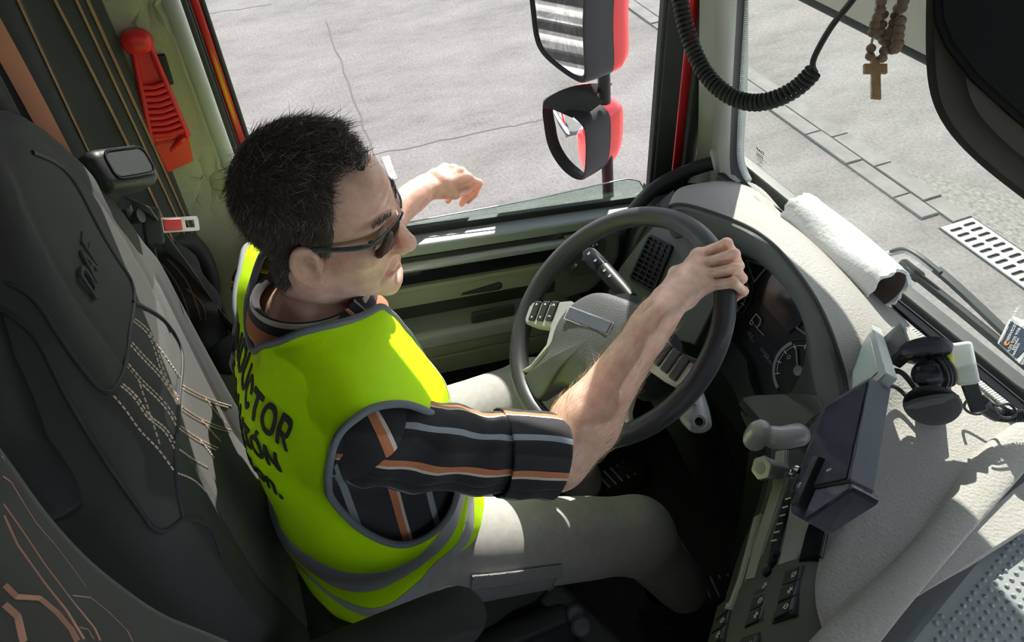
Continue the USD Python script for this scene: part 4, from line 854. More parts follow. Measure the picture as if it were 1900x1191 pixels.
part(da, 'corner_cap', sheet([[at(1128, 540, x=-1.05), at(1150, 480, x=-1.04), at(1178, 425, x=-1.03), at(1212, 385, x=-1.02), at(1250, 352, x=-1.0)], [at(1150, 548, x=-1.0), at(1168, 490, x=-.99), at(1196, 436, x=-.985), at(1226, 404, x=-.975), at(1262, 372, x=-.96)], [at(1150, 560, x=-.95)+A([0, .05, -.02]), at(1180, 500, x=-.95)+A([0, .05, -.02]), at(1206, 445, x=-.95)+A([0, .04, -.02]), at(1240, 412, x=-.95)+A([0, .04, -.02]), at(1275, 385, x=-.95)+A([0, .04, -.02])]], 14, 20, .01), 'dark_plastic')
part(da, 'end_cap', tr(rbox(.16, .20, .22, .03), np.array(trimesh.transformations.translation_matrix((-1.04, .90, 1.98)))), 'dark_plastic')
part(da, 'footwell_side_block', mv(rbox(.03, .20, .72, .005), (-1.15, .955, 1.735)), 'dark_plastic'); part(da, 'front_bulkhead', mv(rbox(2.3, .03, .85, .005), (0, 1.02, 1.78)), 'dark_plastic')  # footwell side closes the front corner to keep sun out of the footwell
part(da, 'lower_panel', sheet([[(x, .86-.10*abs(x+.63)/.4, 2.02), (x, .90, 1.85), (x, .93, 1.6)] for x in np.linspace(-1.05, -.30, 8)], 16, 12, .02), 'dark_plastic')
part(da, 'front_filler', sheet([[(x, wy(x, 2.2)-.005, 2.208), (x, wy(x, 2.2)+.0, 2.15), (x, .97, 1.6)] for x in np.linspace(-.95, 1.12, 12)], 24, 10, .01), 'black_plastic')
# instrument cluster
mat('dial_face', (.012, .014, .015), .35); mat('screen_off', (.014, .015, .018), .12); mat('dial_ring', (.42, .46, .56), .3, metal=.5)
ic = thing('instrument_cluster', 'instrument cluster with two white-marked dials under the dashboard hood', 'instrument cluster')
plate([(1296, 420), (1345, 462), (1400, 474), (1440, 500), (1478, 545), (1500, 590), (1508, 640), (1500, 690), (1474, 740), (1440, 775), (1395, 700), (1330, 620), (1290, 560), (1270, 480)], .01, 'dial_face', ic, 'face', P0=CP, N=CN, h=-.001)
CMx = nrm(oc(1480, 690)-oc(1350, 545)); CM0 = lambda u, v, h=.001: frame(oc(u, v)+CN*h, CN, CMx)
plate([(1438, 500), (1475, 543), (1495, 590), (1462, 618), (1405, 552)], .006, 'screen_off', ic, 'display', P0=CP, N=CN, h=.003)
plate([(1352, 592), (1376, 575), (1452, 660), (1420, 668)], .003, 'screen_off', ic, 'lower_display', P0=CP, N=CN, h=.002)
def arc(r, a0, a1, w, n=40):
    a = np.radians(np.linspace(a0, a1, n)); return sg.LineString(np.c_[r*np.cos(a), r*np.sin(a)]).buffer(w/2, cap_style=2)
def dial(u, v, R, nums, a0, a1, nd, needle, ring=(200, 300)):
    M = CM0(u, v, .002)
    part(ic, 'dial', tr(prism(sg.Point(0, 0).buffer(R, quad_segs=16), .004, .001, -.003), M), 'dial_face')
    part(ic, 'dial_ring', tr(tube(np.c_[R*np.cos(g), R*np.sin(g), 0*g+.001], .0022, 8, closed=True, up=(0, 0, 1)), M), 'dark_plastic'); part(ic, 'dial_rim', tr(prism(arc(R*.93, ring[0], ring[1], R*.12), .0015, 0, .0012), M), 'dial_ring')
    part(ic, 'dial_scale', tr(prism(arc(R*.80, a0, a1, R*.022), .0006, 0, .0014), M), 'mark_white', smooth=False)
    tk = [sg.LineString([(R*.72*math.cos(t), R*.72*math.sin(t)), (R*.86*math.cos(t), R*.86*math.sin(t))]).buffer(R*.018) for t in np.radians(np.linspace(a0, a1, nd))]
    part(ic, 'dial_tick', tr(cat([prism(q, .0006, 0, .0014) for q in tk]), M), 'mark_white', smooth=False, kind='stuff')
    for k, s in enumerate(nums):
        if not s: continue
        t = math.radians(a0+(a1-a0)*k/(len(nums)-1)); m = meshkit.text_mesh(s, R*.15, .0006); m.apply_translation(-m.bounds.mean(0)); part(ic, 'number', tr(mv(m, (R*.58*math.cos(t), R*.58*math.sin(t), .0016)), M), 'mark_white', smooth=False)
    t = math.radians(needle); part(ic, 'needle', tr(cat(prism(sg.LineString([(-.1*R*math.cos(t), -.1*R*math.sin(t)), (.74*R*math.cos(t), .74*R*math.sin(t))]).buffer(R*.028), .002, 0, .003), mv(lathe([(.0001, .003), (R*.16, .002), (R*.18, 0), (.0001, 0)], 20), (0, 0, .003))), M), 'mark_grey')
Rg = np.linalg.norm(oc(1480, 690)-oc(1433, 690))*1.0
dial(1352, 541, Rg*1.12, ['0', '20', '40', '60', '80', '100', '120', ''], 235, -55, 15, 236, (250, 330))
dial(1484, 688, Rg*1.05, ['', '0', '', '10', '', ''], 230, -50, 11, 140, (150, 260))
def tri_sign(c3, nm):
    o_ = sg.Polygon([(p[0], p[1]) for p in c3])
for pts, nme in (([(1385, 482), (1388, 487), (1400, 523), (1424, 495)], 'warning_window'), ([(1492, 592), (1478, 607), (1496, 620), (1500, 600)], 'warning_window')):
    M = frame(CP, CN, CMx); Mi = np.linalg.inv(M); pol = sg.Polygon([local(Mi, [oc(*p)])[0][:2] for p in pts]).buffer(.002); part(ic, nme, tr(prism(pol.difference(pol.buffer(-.0035)), .0015, 0, .001), M), 'mark_grey', smooth=False)
M = CM0(1405, 598, .0035)
part(ic, 'truck_symbol', tr(cat([prism(sg.LineString([(-.012, -.006), (-.012, .012), (.004, .012), (.010, .004), (.010, -.006)]).buffer(.0011), .0005), prism(sg.Point(-.008, -.008).buffer(.0048).difference(sg.Point(-.008, -.008).buffer(.003)), .0005), prism(sg.LineString([(.0, -.007), (.034, -.007)]).buffer(.0006), .0005)]), M), 'mark_white', smooth=False)
for txt, (u_, v_), h in (('053', (1388, 618), .007), ('024', (1392, 628), .006), ('53503', (1412, 648), .0065), ('240204', (1418, 660), .0065)): part(ic, 'readout', tr(meshkit.text_mesh(txt, h, .0004), CM0(u_, v_, .004)), 'mark_grey', smooth=False)
part(ic, 'binnacle_edge', tube(spl([oc(*p)+CN*.012 for p in [(1298, 575), (1340, 612), (1385, 672), (1392, 700), (1405, 735), (1440, 765)]], 40), .005, 8), 'dark_plastic')
plate([(1296, 560), (1340, 610), (1385, 668), (1390, 705), (1404, 742), (1450, 782), (1440, 810), (1395, 800), (1360, 720), (1300, 640)], .03, 'dark_plastic', da, 'binnacle_base', P0=CP+CN*.02, N=CN)
# ---------------------------------------------------------------- centre console facing the driver
co = thing('console', 'dark centre console with switch panels, turned towards the driver', 'console')
Lc = [(1378, 740, 2.0), (1408, 775, 2.02), (1430, 820, 2.045), (1424, 900, 2.06), (1402, 970, 2.068), (1370, 1060, 2.075), (1335, 1190, 2.08), (1305, 1300, 2.08)]
Rc = [(1520, 735, 2.2), (1540, 780, 2.205), (1562, 840, 2.205), (1560, 900, 2.208), (1545, 950, 2.208), (1520, 1060, 2.212), (1512, 1130, 2.212), (1530, 1230, 2.212)]
net = []
for (a, b, z), (c, d, z2) in zip(Lc, Rc):
    p, q = at(a, b, z=z), at(c, d, z=z2); net.append([p+A([.012, .012, -.035]), p, p*.65+q*.35+A([-.004, -.004, .006]), p*.3+q*.7+A([-.004, -.004, .006]), q, q+A([.02, .02, -.01])])
part(co, 'fascia', sheet(net, 60, 24, .015), 'fascia')
allp = A([at(a, b, z=z) for a, b, z in Lc[2:7]]+[at(a, b, z=z) for a, b, z in Rc[2:7]]); KC = allp.mean(0); _, _, vh = np.linalg.svd(allp-KC); KN = vh[2] if vh[2][2] > 0 else -vh[2]
ok_ = lambda u, v, h=.006: on(u, v, KC+KN*h, KN)
side = [[at(a, b, z=z)+A([.0, .0, -.002]), at(a, b, z=z)+A([.03, .03, -.12]), at(a, b, z=z)+A([.05, .05, -.6])] for a, b, z in Lc]; part(co, 'side_panel', sheet(side, 30, 10, .012), 'dark_plastic')
pc = lambda pts, th, m, name, h, bev=.0, r=.0, parent=None, **k: plate(pts, th, m, parent or co, name, bev=bev, h=h, P0=KC, N=KN, r=r, **k)
pc([(1437, 835), (1460, 832), (1456, 900), (1420, 1010), (1402, 1075), (1378, 1080), (1396, 1010), (1430, 905)], .012, 'trim_grey', 'side_trim', .012, .004, .004)
pc([(1397, 958), (1412, 950), (1376, 1080), (1355, 1130), (1345, 1130), (1368, 1070)], .012, 'silver_plastic', 'edge_trim', .012, .003)
pc([(1452, 925), (1468, 918), (1450, 1000), (1436, 1055), (1420, 1058), (1430, 1010)], .010, 'black_gloss', 'slot_panel', .011, .002)
pc([(1470, 905), (1505, 945), (1495, 1010), (1475, 1040), (1440, 1052), (1456, 985)], .012, 'silver', 'radio_front', .0105, .003)
pc([(1506, 950), (1538, 945), (1520, 1030), (1480, 1040), (1492, 990)], .014, 'black_gloss', 'storage_slot', .012, .003)
for k in range(6): u_, v_ = 1462-5.2*k, 925+15.5*k; part(co, 'slot_mark', tr(rbox(.003, .012, .001, .0004), frame(ok_(u_, v_, .0122), KN, nrm(ok_(1430, 1010)-ok_(1462, 925)))), 'mark_white', smooth=False)
for u_, v_ in ((1441, 1029), (1434, 1044), (1424, 1062)): part(co, 'round_button', tr(lathe([(.0001, .006), (.005, .0055), (.0075, .003), (.0078, -.004), (.0001, -.004)], 20), frame(ok_(u_, v_, .011), KN, (1, 0, 0))), 'black_gloss')
def bank(c, n, sym):
    """a bank of rocker switches between four measured corners: top left, top right, lower right, lower left"""
    pc([(c[0][0]-4, c[0][1]-4), (c[1][0]+4, c[1][1]-6), (c[2][0]+5, c[2][1]+6), (c[3][0]-5, c[3][1]+8)], .008, 'black_rubber', 'switch_frame', .0075, .002, .003)
    L2 = lambda a, b, t: (a[0]+(b[0]-a[0])*t, a[1]+(b[1]-a[1])*t)
    for k in range(n):
        t0, t1 = (k+.03)/n, (k+.97)/n; q = [L2(c[0], c[3], t0), L2(c[1], c[2], t0), L2(c[1], c[2], t1), L2(c[0], c[3], t1)]
        m0, m1 = L2(q[0], q[1], .74), L2(q[3], q[2], .74)
        s = pc([q[0], m0, m1, q[3]], .012, 'dark_plastic', 'rocker_switch', .0105, .0015)
        pc([m0, q[1], q[2], m1], .012, 'badge_grey', 'switch_edge', .0095, .0015, parent=s)
        cx, cy = L2(L2(q[0], q[1], .58), L2(q[3], q[2], .58), .5); M = frame(ok_(cx, cy, .0108), KN, nrm(ok_(*q[1])-ok_(*q[0])))
        gl_ = [prism(sg.Point(0, 0).buffer(.0042).difference(sg.Point(0, 0).buffer(.0030)), .0005), prism(sg.LineString([(-.0045, 0), (.0045, 0)]).buffer(.0006), .0005), prism(sg.LineString([(-.004, -.004), (.004, .004)]).buffer(.0006), .0005), prism(sg.LineString([(0, -.005), (0, .005)]).buffer(.0006), .0005)]
        part(s, 'switch_mark', tr(cat([gl_[0]]+[gl_[1+(k+sym) % 3]]) if (k+sym) % 2 else cat(gl_[1:]), M), 'mark_white', smooth=False)
bank([(1404, 1080), (1436, 1068), (1413, 1148), (1380, 1164)], 3, 0)
bank([(1456, 1058), (1492, 1046), (1470, 1132), (1434, 1150)], 3, 1)
bank([(1334, 1128), (1366, 1098), (1340, 1185), (1312, 1200)], 3, 2)
bank([(1378, 1186), (1406, 1176), (1390, 1240), (1360, 1250)], 2, 0)
pc([(1392, 752), (1400, 762), (1382, 772), (1374, 760)], .01, 'dark_plastic', 'flap_hinge', .012, .002); pc([(1372, 765), (1398, 752), (1425, 800), (1402, 830)], .008, 'fascia', 'coin_flap', .010, .002, .003)
# parking brake lever and the small knob under it
pb = thing('parking_brake', 'grey hand-brake lever reaching out from the console towards the driver', 'brake lever')
b0, b1, b2 = at(1500, 806, z=2.215), at(1450, 812, z=2.222), at(1412, 806, z=2.225)
part(pb, 'grip', cap_tube([b0, b0*.5+b1*.5+A([0, 0, .002]), b1, b2], .0185, 16, 24, flat=.9), 'silver_plastic', smooth=True); part(pb, 'grip_end', cap_tube([b2+A([.006, .006, .020]), b2+A([-.004, -.003, 0]), b2+A([-.002, -.006, -.032])], .0175, 16, 16), 'silver_plastic', smooth=True); part(pb, 'under_side', cap_tube([b0-A([0, 0, .010]), b1-A([0, 0, .010])], .015, 14, 10), 'black_plastic', smooth=True)
bs = at(1520, 795, z=2.205); part(pb, 'socket', tr(lathe([(.032, .0), (.036, .006), (.044, .004), (.046, -.012), (.02, -.012), (.018, -.006), (.0001, -.006)], 32), frame(bs, nrm(A([-.62, -.45, .5])))), 'fascia')
kn = thing('trailer_brake_control', 'small grey ribbed knob on the console below the hand-brake lever', 'control')
k0, k1 = at(1440, 872, z=2.115), at(1412, 868, z=2.135); KM = frame(k0, k1-k0); L_ = np.linalg.norm(k1-k0)
prof = lathe([(.0001, -.02), (.012, -.02), (.014, 0), (.0165, L_*.6), (.0195, L_*.9), (.018, L_), (.011, L_+.001), (.0001, L_-.002)], 30); v = A(prof.vertices); a_ = np.arctan2(v[:, 1], v[:, 0]); s = 1+.06*np.cos(6*a_); v[:, :2] *= s[:, None]; prof.vertices = v
part(kn, 'knob_body', tr(prof, KM), 'silver_plastic'); part(kn, 'knob_cap', tr(lathe([(.0001, L_+.002), (.010, L_+.001), (.011, L_-.002), (.0001, L_-.002)], 20), KM), 'trim_grey')
# ---------------------------------------------------------------- centre tray of the dashboard
mt = [(1872, 792), (1800, 850), (1700, 985), (1600, 1090), (1520, 1168), (1440, 1260)]
rim_o = [at(u, v, z=2.232) for u, v in mt]; net = []
inner = [(1960, 800), (1885, 888), (1800, 985), (1725, 1072), (1660, 1150), (1590, 1240)]
for (u, v), (c, d) in zip(mt, inner):
    p, q = at(u, v, z=2.215), at(c, d, z=2.225); net.append([p-A([0, 0, .012]), p*.92+q*.08+A([0, 0, .010]), p*.5+q*.5+A([0, 0, .014]), q+A([0, 0, .008]), q-A([0, 0, .006])])
part(da, 'tray_surround', sheet(net, 50, 20, .012), 'dash_pad')
T_in = spl([at(u, v, z=2.219) for u, v in inner], 40); TE = A([1.05, 0, 0]); 
part(da, 'tray_wall', sheet([[p+A([.0, .0, .006]), p+A([.018, .004, -.006]), p+A([.03, .008, -.026])] for p in T_in[::3]], 40, 8, .004), 'dark_plastic')
tl = [p+A([.026, .006, 0]) for p in T_in]; y_hi, y_lo = T_in[0][1], T_in[-1][1]
tp = sg.Polygon([(p[0], p[1]) for p in tl]+[(.9, y_lo-.0), (.9, y_hi+.02)])
part(da, 'tray_floor', prism(tp, .008, 0, 2.190), 'tray_rubber', smooth=False)
part(da, 'tray_back', sheet([[(x, y_hi+.02, 2.19), (x, y_hi+.035, 2.225), (x, .955, 2.215)] for x in np.linspace(T_in[0][0]-.02, 1.1, 6)], 20, 10, .01, flip=True), 'dash_grey')
part(da, 'tray_front', sheet([[(x, .40, 2.15), (x, .41, 2.222), (x, y_lo-.002, 2.222), (x, y_lo+.004, 2.19)] for x in np.linspace(T_in[-1][0]-.0, 1.1, 6)], 20, 16, .01, flip=True), 'dash_grey')
dots = []; edge = sg.LineString([(p[0], p[1]) for p in tl]); d0 = trimesh.Trimesh(*[A(x) for x in (lambda m: (m.vertices, m.faces))(lathe([(.0001, .0030), (.0018, .0026), (.0032, .0012), (.0038, 0)], 8))], process=False)
cx, cy = T_in[20][:2]; dx = nrm(T_in[-1][:2]-T_in[0][:2]); dy = A([-dx[1], dx[0]])
for i in range(-50, 70):
    for j in range(-60, 60):
        p = A([cx, cy])+dx*(.0132*i+.0066*(j % 2))+dy*.0114*j
        if tp.buffer(-.008).contains(sg.Point(p)) and edge.distance(sg.Point(p)) < .34: dots.append(p)
V = np.concatenate([A(d0.vertices)+A([*p, 2.198]) for p in dots]); Fm = np.concatenate([A(d0.faces)+k*len(d0.vertices) for k in range(len(dots))])
part(da, 'rubber_dot', trimesh.Trimesh(V, Fm, process=False), 'tray_rubber', smooth=40, kind='stuff')
# ---------------------------------------------------------------- driver's seat
mat('seat_cloth', (.045, .048, .045), .9, bump=.5, bscale=900)
mat('seat_weave', (.10, .10, .097), .95, bump=.9, bscale=700, vary=.4, vscale=900)
mat('stitch', (.72, .56, .44), .8)
def seat_sdf(p):
    x, y, z = p[:, 0]+.62, p[:, 1], p[:, 2]; yc = -.300-.035*np.clip((z-2.45)/.3, 0, 1.2)+.03*np.clip((2.1-z)/.2, 0, 1)
    w = np.interp(z, [1.9, 2.42, 2.58, 2.66, 2.73, 2.78, 2.81], [.235, .245, .232, .200, .150, .10, .06])
    b = np.stack([np.abs(x)-w+.045, np.abs(y-yc)-.055+.0, np.abs(z-2.33)-.475+.045], 1)
    d = np.linalg.norm(np.maximum(b, 0), axis=1)+np.minimum(b.max(1), 0)-.045
    for s in (-1, 1):
        d = smin(d, cone(np.c_[x, y, z], (s*.215, -.238, 1.98), (s*.230, -.262, 2.44), .052, .036), .05)
    d = smin(d, ell(np.c_[x, y, z], (0, -.262, 2.10), (.17, .045, .13)), .04)
    e = (x/.135)**2+((z-2.59)/.185)**2; d = smin(d, ell(np.c_[x, y, z], (0, -.262, 2.59), (.125, .040, .175)), .02)
    d = d+.004*np.exp(-((np.sqrt(e)-1.02)/.05)**2)+.0035*np.exp(-((np.abs(x)-.152)/.008)**2)*(z < 2.47)
    return d
seat = thing('driver_seat', 'dark fabric driver seat with orange-stitched grey centre panel and built-in headrest', 'seat')
sm_ = nets(seat_sdf, (-.93, -.42, 1.84), (-.31, -.12, 2.86), .0065)
cz = lambda p: np.minimum.reduce([.152-np.abs(p[:, 0]+.62), (2.475-p[:, 2]), p[:, 1]+.30])
part(seat, 'backrest', clip(sm_, lambda p: -cz(p)), 'seat_cloth', smooth=True); part(seat, 'centre_panel', clip(sm_, cz), 'seat_weave', smooth=True)
part(seat, 'shell_cap', sheet([[(-.62+.20*math.sin(a)*k, -.325-.06*k*k+.03*(1-k), 2.60+.225*math.cos(a)*(.4+.6*k)) for k in (.55, .8, 1.0)]+[(-.62+.19*math.sin(a), -.42, 2.58+.2*math.cos(a))] for a in np.linspace(-1.9, 1.9, 24)], 60, 16, .012, flip=True), 'black_plastic')
part(seat, 'head_shell', tube(spl([(-.835, -.315, 2.45), (-.82, -.315, 2.60), (-.765, -.31, 2.70), (-.675, -.305, 2.765), (-.565, -.305, 2.765), (-.475, -.31, 2.70), (-.42, -.315, 2.60), (-.41, -.315, 2.48)], 60), .040, 14, flat=1.2), 'black_plastic', smooth=True)
def cush(p):
    x, y, z = p[:, 0]+.62, p[:, 1], p[:, 2]
    b = np.stack([np.abs(x)-.225+.05, np.abs(y-.04)-.25+.05, np.abs(z-1.80)-.075+.05], 1); d = np.linalg.norm(np.maximum(b, 0), axis=1)+np.minimum(b.max(1), 0)-.05
    for s in (-1, 1): d = smin(d, cone(np.c_[x, y, z], (s*.20, -.17, 1.87), (s*.20, .12, 1.83), .042, .034), .04)
    return d
part(seat, 'cushion', nets(cush, (-.95, -.28, 1.68), (-.29, .40, 1.97), .008), 'seat_cloth', smooth=True)
part(seat, 'seat_base', mv(rbox(.42, .46, .32, .03), (-.62, .03, FZ+.16)), 'black_plastic')
part(seat, 'side_cover', mv(rbox(.05, .55, .22, .02), (-.355, .0, 1.72)), 'black_plastic')
arm_o = lambda a: a
def armrest(x, y0, y1, z): return cap_tube([(x, y0, z), (x, (y0+y1)/2, z+.004), (x, y1, z)], .046, 18, 24, flat=.72, up=(0, 0, 1))
part(seat, 'armrest', armrest(-.292, -.22, .105, 2.085), 'seat_cloth', smooth=True)
part(seat, 'armrest', armrest(-.945, -.22, .14, 2.13), 'seat_cloth', smooth=True)
def traces(L, f, t0=.4, t1=2.2):
    R = A([nrm(ray(u, v)) for u, v in L]); t = np.full(len(R), t0); ok = np.zeros(len(R), bool)
    for _ in range(80):
        d = f(CAM+R*t[:, None]); ok = d < .0006; t = np.where(ok, t, t+np.maximum(d*.8, .0005))
    return [CAM+r*q if o_ and q < t1 else None for r, q, o_ in zip(R, t, ok)]
def trace(u, v, f): return traces([(u, v)], f)[0]
def stitches(L, f, step=.0085, ln=.0055, r=.0011):
    P = A([p for p in traces(spl(L, 26), f) if p is not None]); out = []
    if len(P) < 2: return out
    s = np.r_[0, np.cumsum(np.linalg.norm(np.diff(P, axis=0), axis=1))]
    for t in np.arange(0, s[-1]-ln, step):
        a, b = [A([np.interp(q, s, P[:, k]) for k in range(3)]) for q in (t, t+ln)]
        if np.linalg.norm(b-a) < ln*1.5: out.append(tube([a, b], r, 5))
    return out
for L in ([(60, 283), (120, 316), (176, 411), (225, 492), (248, 538), (241, 610), (232, 680), (205, 728), (170, 706), (97, 605), (60, 553), (20, 528), (-30, 515)], [(246, 560), (300, 590), (336, 650), (336, 708), (328, 800), (325, 870), (340, 960)], [(-20, 560), (60, 620), (110, 710), (200, 860), (280, 975)], [(340, 960), (300, 985), (280, 975)], [(340, 960), (385, 975), (410, 1030)]):
    P = [q for q in traces(spl(L, 40), seat_sdf) if q is not None]
    if len(P) > 4: part(seat, 'seam', tube(P, .0028, 6), 'black_rubber', smooth=True)
Z2 = lambda L: [(x/1.95, 580+y/1.95) for x, y in L]
SL_ = [[(488, 22), (545, 75), (580, 170), (610, 250), (650, 312)], [(478, 108), (530, 165), (590, 230), (648, 322)], [(465, 185), (520, 250), (600, 330), (645, 402)], [(445, 258), (500, 310), (540, 370), (600, 420), (640, 490)], [(410, 300), (460, 360), (510, 430), (560, 480), (600, 530), (635, 580)],
       [(540, 80), (600, 160), (655, 240)], [(500, 240), (530, 330), (560, 420), (585, 500)], [(660, 262), (740, 305), (838, 338)], [(660, 340), (740, 390), (838, 425)], [(655, 410), (720, 455), (790, 490)], [(650, 495), (700, 530), (755, 562)], [(640, 580), (700, 605), (748, 650)], [(740, 305), (790, 370), (832, 415)], [(730, 390), (800, 468)], [(720, 455), (775, 525)]]
for k, L in enumerate(SL_):
    q = stitches(Z2(L), seat_sdf)
    if k < 4 or k in (7, 8, 9): q += stitches(Z2([(x-8, y+7) for x, y in L]), seat_sdf)
    if q: part(seat, 'stitch_row', cat(q), 'stitch', kind='stuff')
et = meshkit.text_mesh('DAF', .034, .003, True); et.apply_translation(-et.bounds.mean(0)); ec = trace(163, 492, seat_sdf); part(seat, 'embossed_mark', tr(et, frame(ec+A([0, .001, 0]), (0, 1, .05), (-1, 0, 0))), 'seat_cloth', smooth=False)
gb = frame(at(215, 320, x=-.845), nrm(A([.35, .75, .45])), nrm(A([-.75, .35, -.5])))
bg = part(seat, 'belt_guide', tr(rbox(.105, .062, .055, .016), gb), 'black_plastic'); part(bg, 'guide_recess', tr(mv(prism(rrect(.07, .036, .010), .002, .0005), (.004, .002, .0262)), gb), 'dark_plastic'); part(bg, 'guide_rim', tr(tube(np.c_[A(rrect(.074, .042, .012).exterior.coords)[:-1]+A([.004, .002]), np.full(24, .028)], .0018, 6, closed=True), gb), 'black_gloss')
part(seat, 'guide_hook', tube(spl([at(228, 380, x=-.86), at(240, 402, x=-.865), at(262, 400, x=-.86)], 12), .011, 10), 'black_plastic')
# ---------------------------------------------------------------- seat belt
mat('webbing', (.16, .175, .12), .75, bump=.5, bscale=700); mat('red_clip', (.55, .04, .05), .35); mat('steel', (.72, .70, .64), .25, metal=.9)
sb = thing('seat_belt', 'olive-grey seat belt hanging beside the driver seat with a metal tongue', 'seat belt')
def ribbon(P, w, wd, t=.0015):
    P = A(P); R = []
    tg = np.gradient(P, axis=0)
    for p, q in zip(P, tg): s = nrm(wd-q*(wd @ q)/(q @ q)); n = nrm(np.cross(q, s)); R.append([p-s*w/2-n*t/2, p+s*w/2-n*t/2, p+s*w/2+n*t/2, p-s*w/2+n*t/2])
    return rings(R)
part(sb, 'webbing', ribbon(spl([at(252, 372, x=-.885), at(272, 400, x=-.91), at(300, 440, x=-.94), at(345, 500, x=-.975), at(395, 570, x=-.995), at(432, 612, x=-1.0), at(470, 660, x=-1.0)], 40), .046, nrm(A([.75, .45, .35]))), 'webbing', smooth=40)
tM = frame(at(283, 420, x=-.893), nrm(A([.7, .5, .45])), nrm(at(340, 413, x=-.885)-at(283, 420, x=-.893)))
part(sb, 'tongue_body', tr(mv(rbox(.030, .060, .012, .005), (-.002, 0, .004)), tM), 'black_plastic'); part(sb, 'tongue', tr(mv(prism(rrect(.064, .024, .004).difference(sg.box(.010, -.006, .024, .006)), .003, .0006), (.040, 0, .004)), tM), 'steel'); part(sb, 'tongue_sleeve', tr(mv(rbox(.030, .019, .006, .002), (.029, 0, .0055)), tM), 'red_clip')
part(sb, 'lower_webbing', ribbon(spl([at(268, 450, x=-.92), at(285, 520, x=-.95), at(312, 580, x=-.98)], 14), .04, nrm(A([.6, .6, .3]))), 'webbing', smooth=40)
hl = thing('hose_loop', 'black curved hose loop behind the seat belt against the fabric pillar panel', 'hose')
part(hl, 'hose', tube(spl([at(318, 450, x=-1.02), at(345, 446, x=-1.03), at(372, 470, x=-1.035), at(388, 510, x=-1.04), at(392, 545, x=-1.04), at(380, 580, x=-1.04)], 40), .017, 14), 'black_rubber', smooth=True); part(hl, 'inner_cover', tube(spl([at(330, 462, x=-1.03), at(352, 475, x=-1.035), at(370, 515, x=-1.04), at(372, 550, x=-1.04)], 30), .010, 10), 'black_gloss', smooth=True); part(hl, 'clamp', tr(rbox(.014, .03, .02, .004), frame(at(396, 545, x=-1.03), (1, 0, 0))), 'chrome')
# ---------------------------------------------------------------- curtains
mat('curtain_dark', (.035, .038, .034), .9, bump=.3, bscale=900, sheen=.2); mat('print_orange', (.50, .22, .12), .9); mat('print_brown', (.34, .20, .10), .9)
cu = thing('curtain', 'dark pleated sleeper curtain with thin orange lines hanging behind the driver seat', 'curtain')
def cpath(t, z): 
    x = -1.065+.60*t; y = -.172-.42*t; a = .034*np.clip(t*4, .15, 1); w = np.sin(t*38+1.0*np.sin(z*2.2)+.6)
    return x, y+a*w*.8+.012*np.sin(t*17+z*3), 
ts, zs_ = np.linspace(0, 1, 150), np.linspace(2.05, 3.30, 40); T_, Z_ = np.meshgrid(ts, zs_, indexing='ij'); X_, Y_ = cpath(T_, Z_)
part(cu, 'cloth', sheet(np.stack([X_, Y_, Z_], -1), t=.003, raw=True), 'curtain_dark', smooth=True)
def cline(t, w, z0=2.05, z1=3.3, m='print_orange'):
    zs2 = np.linspace(z0, z1, 60); tt_ = t+.006*np.sin(zs2*5+t*40); a, b = cpath(tt_-w, zs2), cpath(tt_+w, zs2); P0, P1 = np.c_[a[0], a[1], zs2], np.c_[b[0], b[1], zs2]; n = np.cross(P1-P0, [0, 0, 1]); n /= np.linalg.norm(n, axis=1, keepdims=True); n = n*np.sign(((CAM-P0)*n).sum(1, keepdims=True)+1e-9)
    return sheet(np.stack([P0+n*.005, P1+n*.005], 1), t=.001, raw=True)
for t, w, m in ((.030, .0035, 'print_brown'), (.055, .0022, 'print_brown'), (.085, .0018, 'print_brown'), (.20, .003, 'print_brown'), (.245, .010, 'print_orange'), (.30, .012, 'print_orange'), (.42, .003, 'print_brown'), (.55, .004, 'print_brown')): part(cu, 'printed_line', cline(t, w, m=m), m, smooth=True)
bz = thing('cloth_bundle', 'dark bundle of curtain cloth with orange lines behind the seat belt', 'cloth')
BS = lambda p: smin(ell(p, at(345, 535, x=-1.0)+A([0, -.03, 0]), (.05, .075, .11)), ell(p, at(370, 590, x=-1.0)+A([0, -.03, -.02]), (.05, .07, .08)), .04)-.006*np.sin(p[:, 2]*60+p[:, 1]*40)
part(bz, 'cloth', nets(BS, at(345, 535, x=-1.0)-A([.09, .16, .24]), at(345, 535, x=-1.0)+A([.09, .14, .16]), .006), 'curtain_dark', smooth=True)
for L in ([(300, 490), (330, 530), (352, 590)], [(310, 480), (345, 520), (372, 592)], [(345, 535), (375, 565), (382, 595)]): 
    P = traces(spl(L, 16), BS); P = [p for p in P if p is not None]
    if len(P) > 3: part(bz, 'printed_line', tube(P, .0016, 5), 'print_brown')
# the near curtain at the lower left
nc = thing('near_curtain', 'dark hanging curtain with branching orange lines in the lower left corner', 'curtain')
Ed = spl([(-160, 640), (-60, 770), (0, 850), (100, 985), (230, 1105), (350, 1172), (480, 1222), (560, 1262)], 40)
def NC(i, s):
    """the drape: i along its edge, s metres away from the edge"""
    i = np.clip(i, 0, 39); k = int(i); f = i-k; e = Ed[k]*(1-f)+Ed[min(k+1, 39)]*f
    p = at(*e, d=.64-.02*math.sin(i*.2)); dr = nrm(at(e[0]-120, e[1]+110, d=.57)-p); w_ = min(s/.12, 1); q_ = min(s, .30)
    return p+dr*(q_-.55*max(0, q_-.16)**2/.14)+nrm(CAM-p)*(.03*math.sin(w_*1.57)-.10*q_*q_)+A([0, 0, 1])*(.002*math.sin(i*.9+s*20)-(s-q_)-1.2*max(0, q_-.16)**2)+A([0, .02, 0])*math.sin(i*.8)*(s > .3)
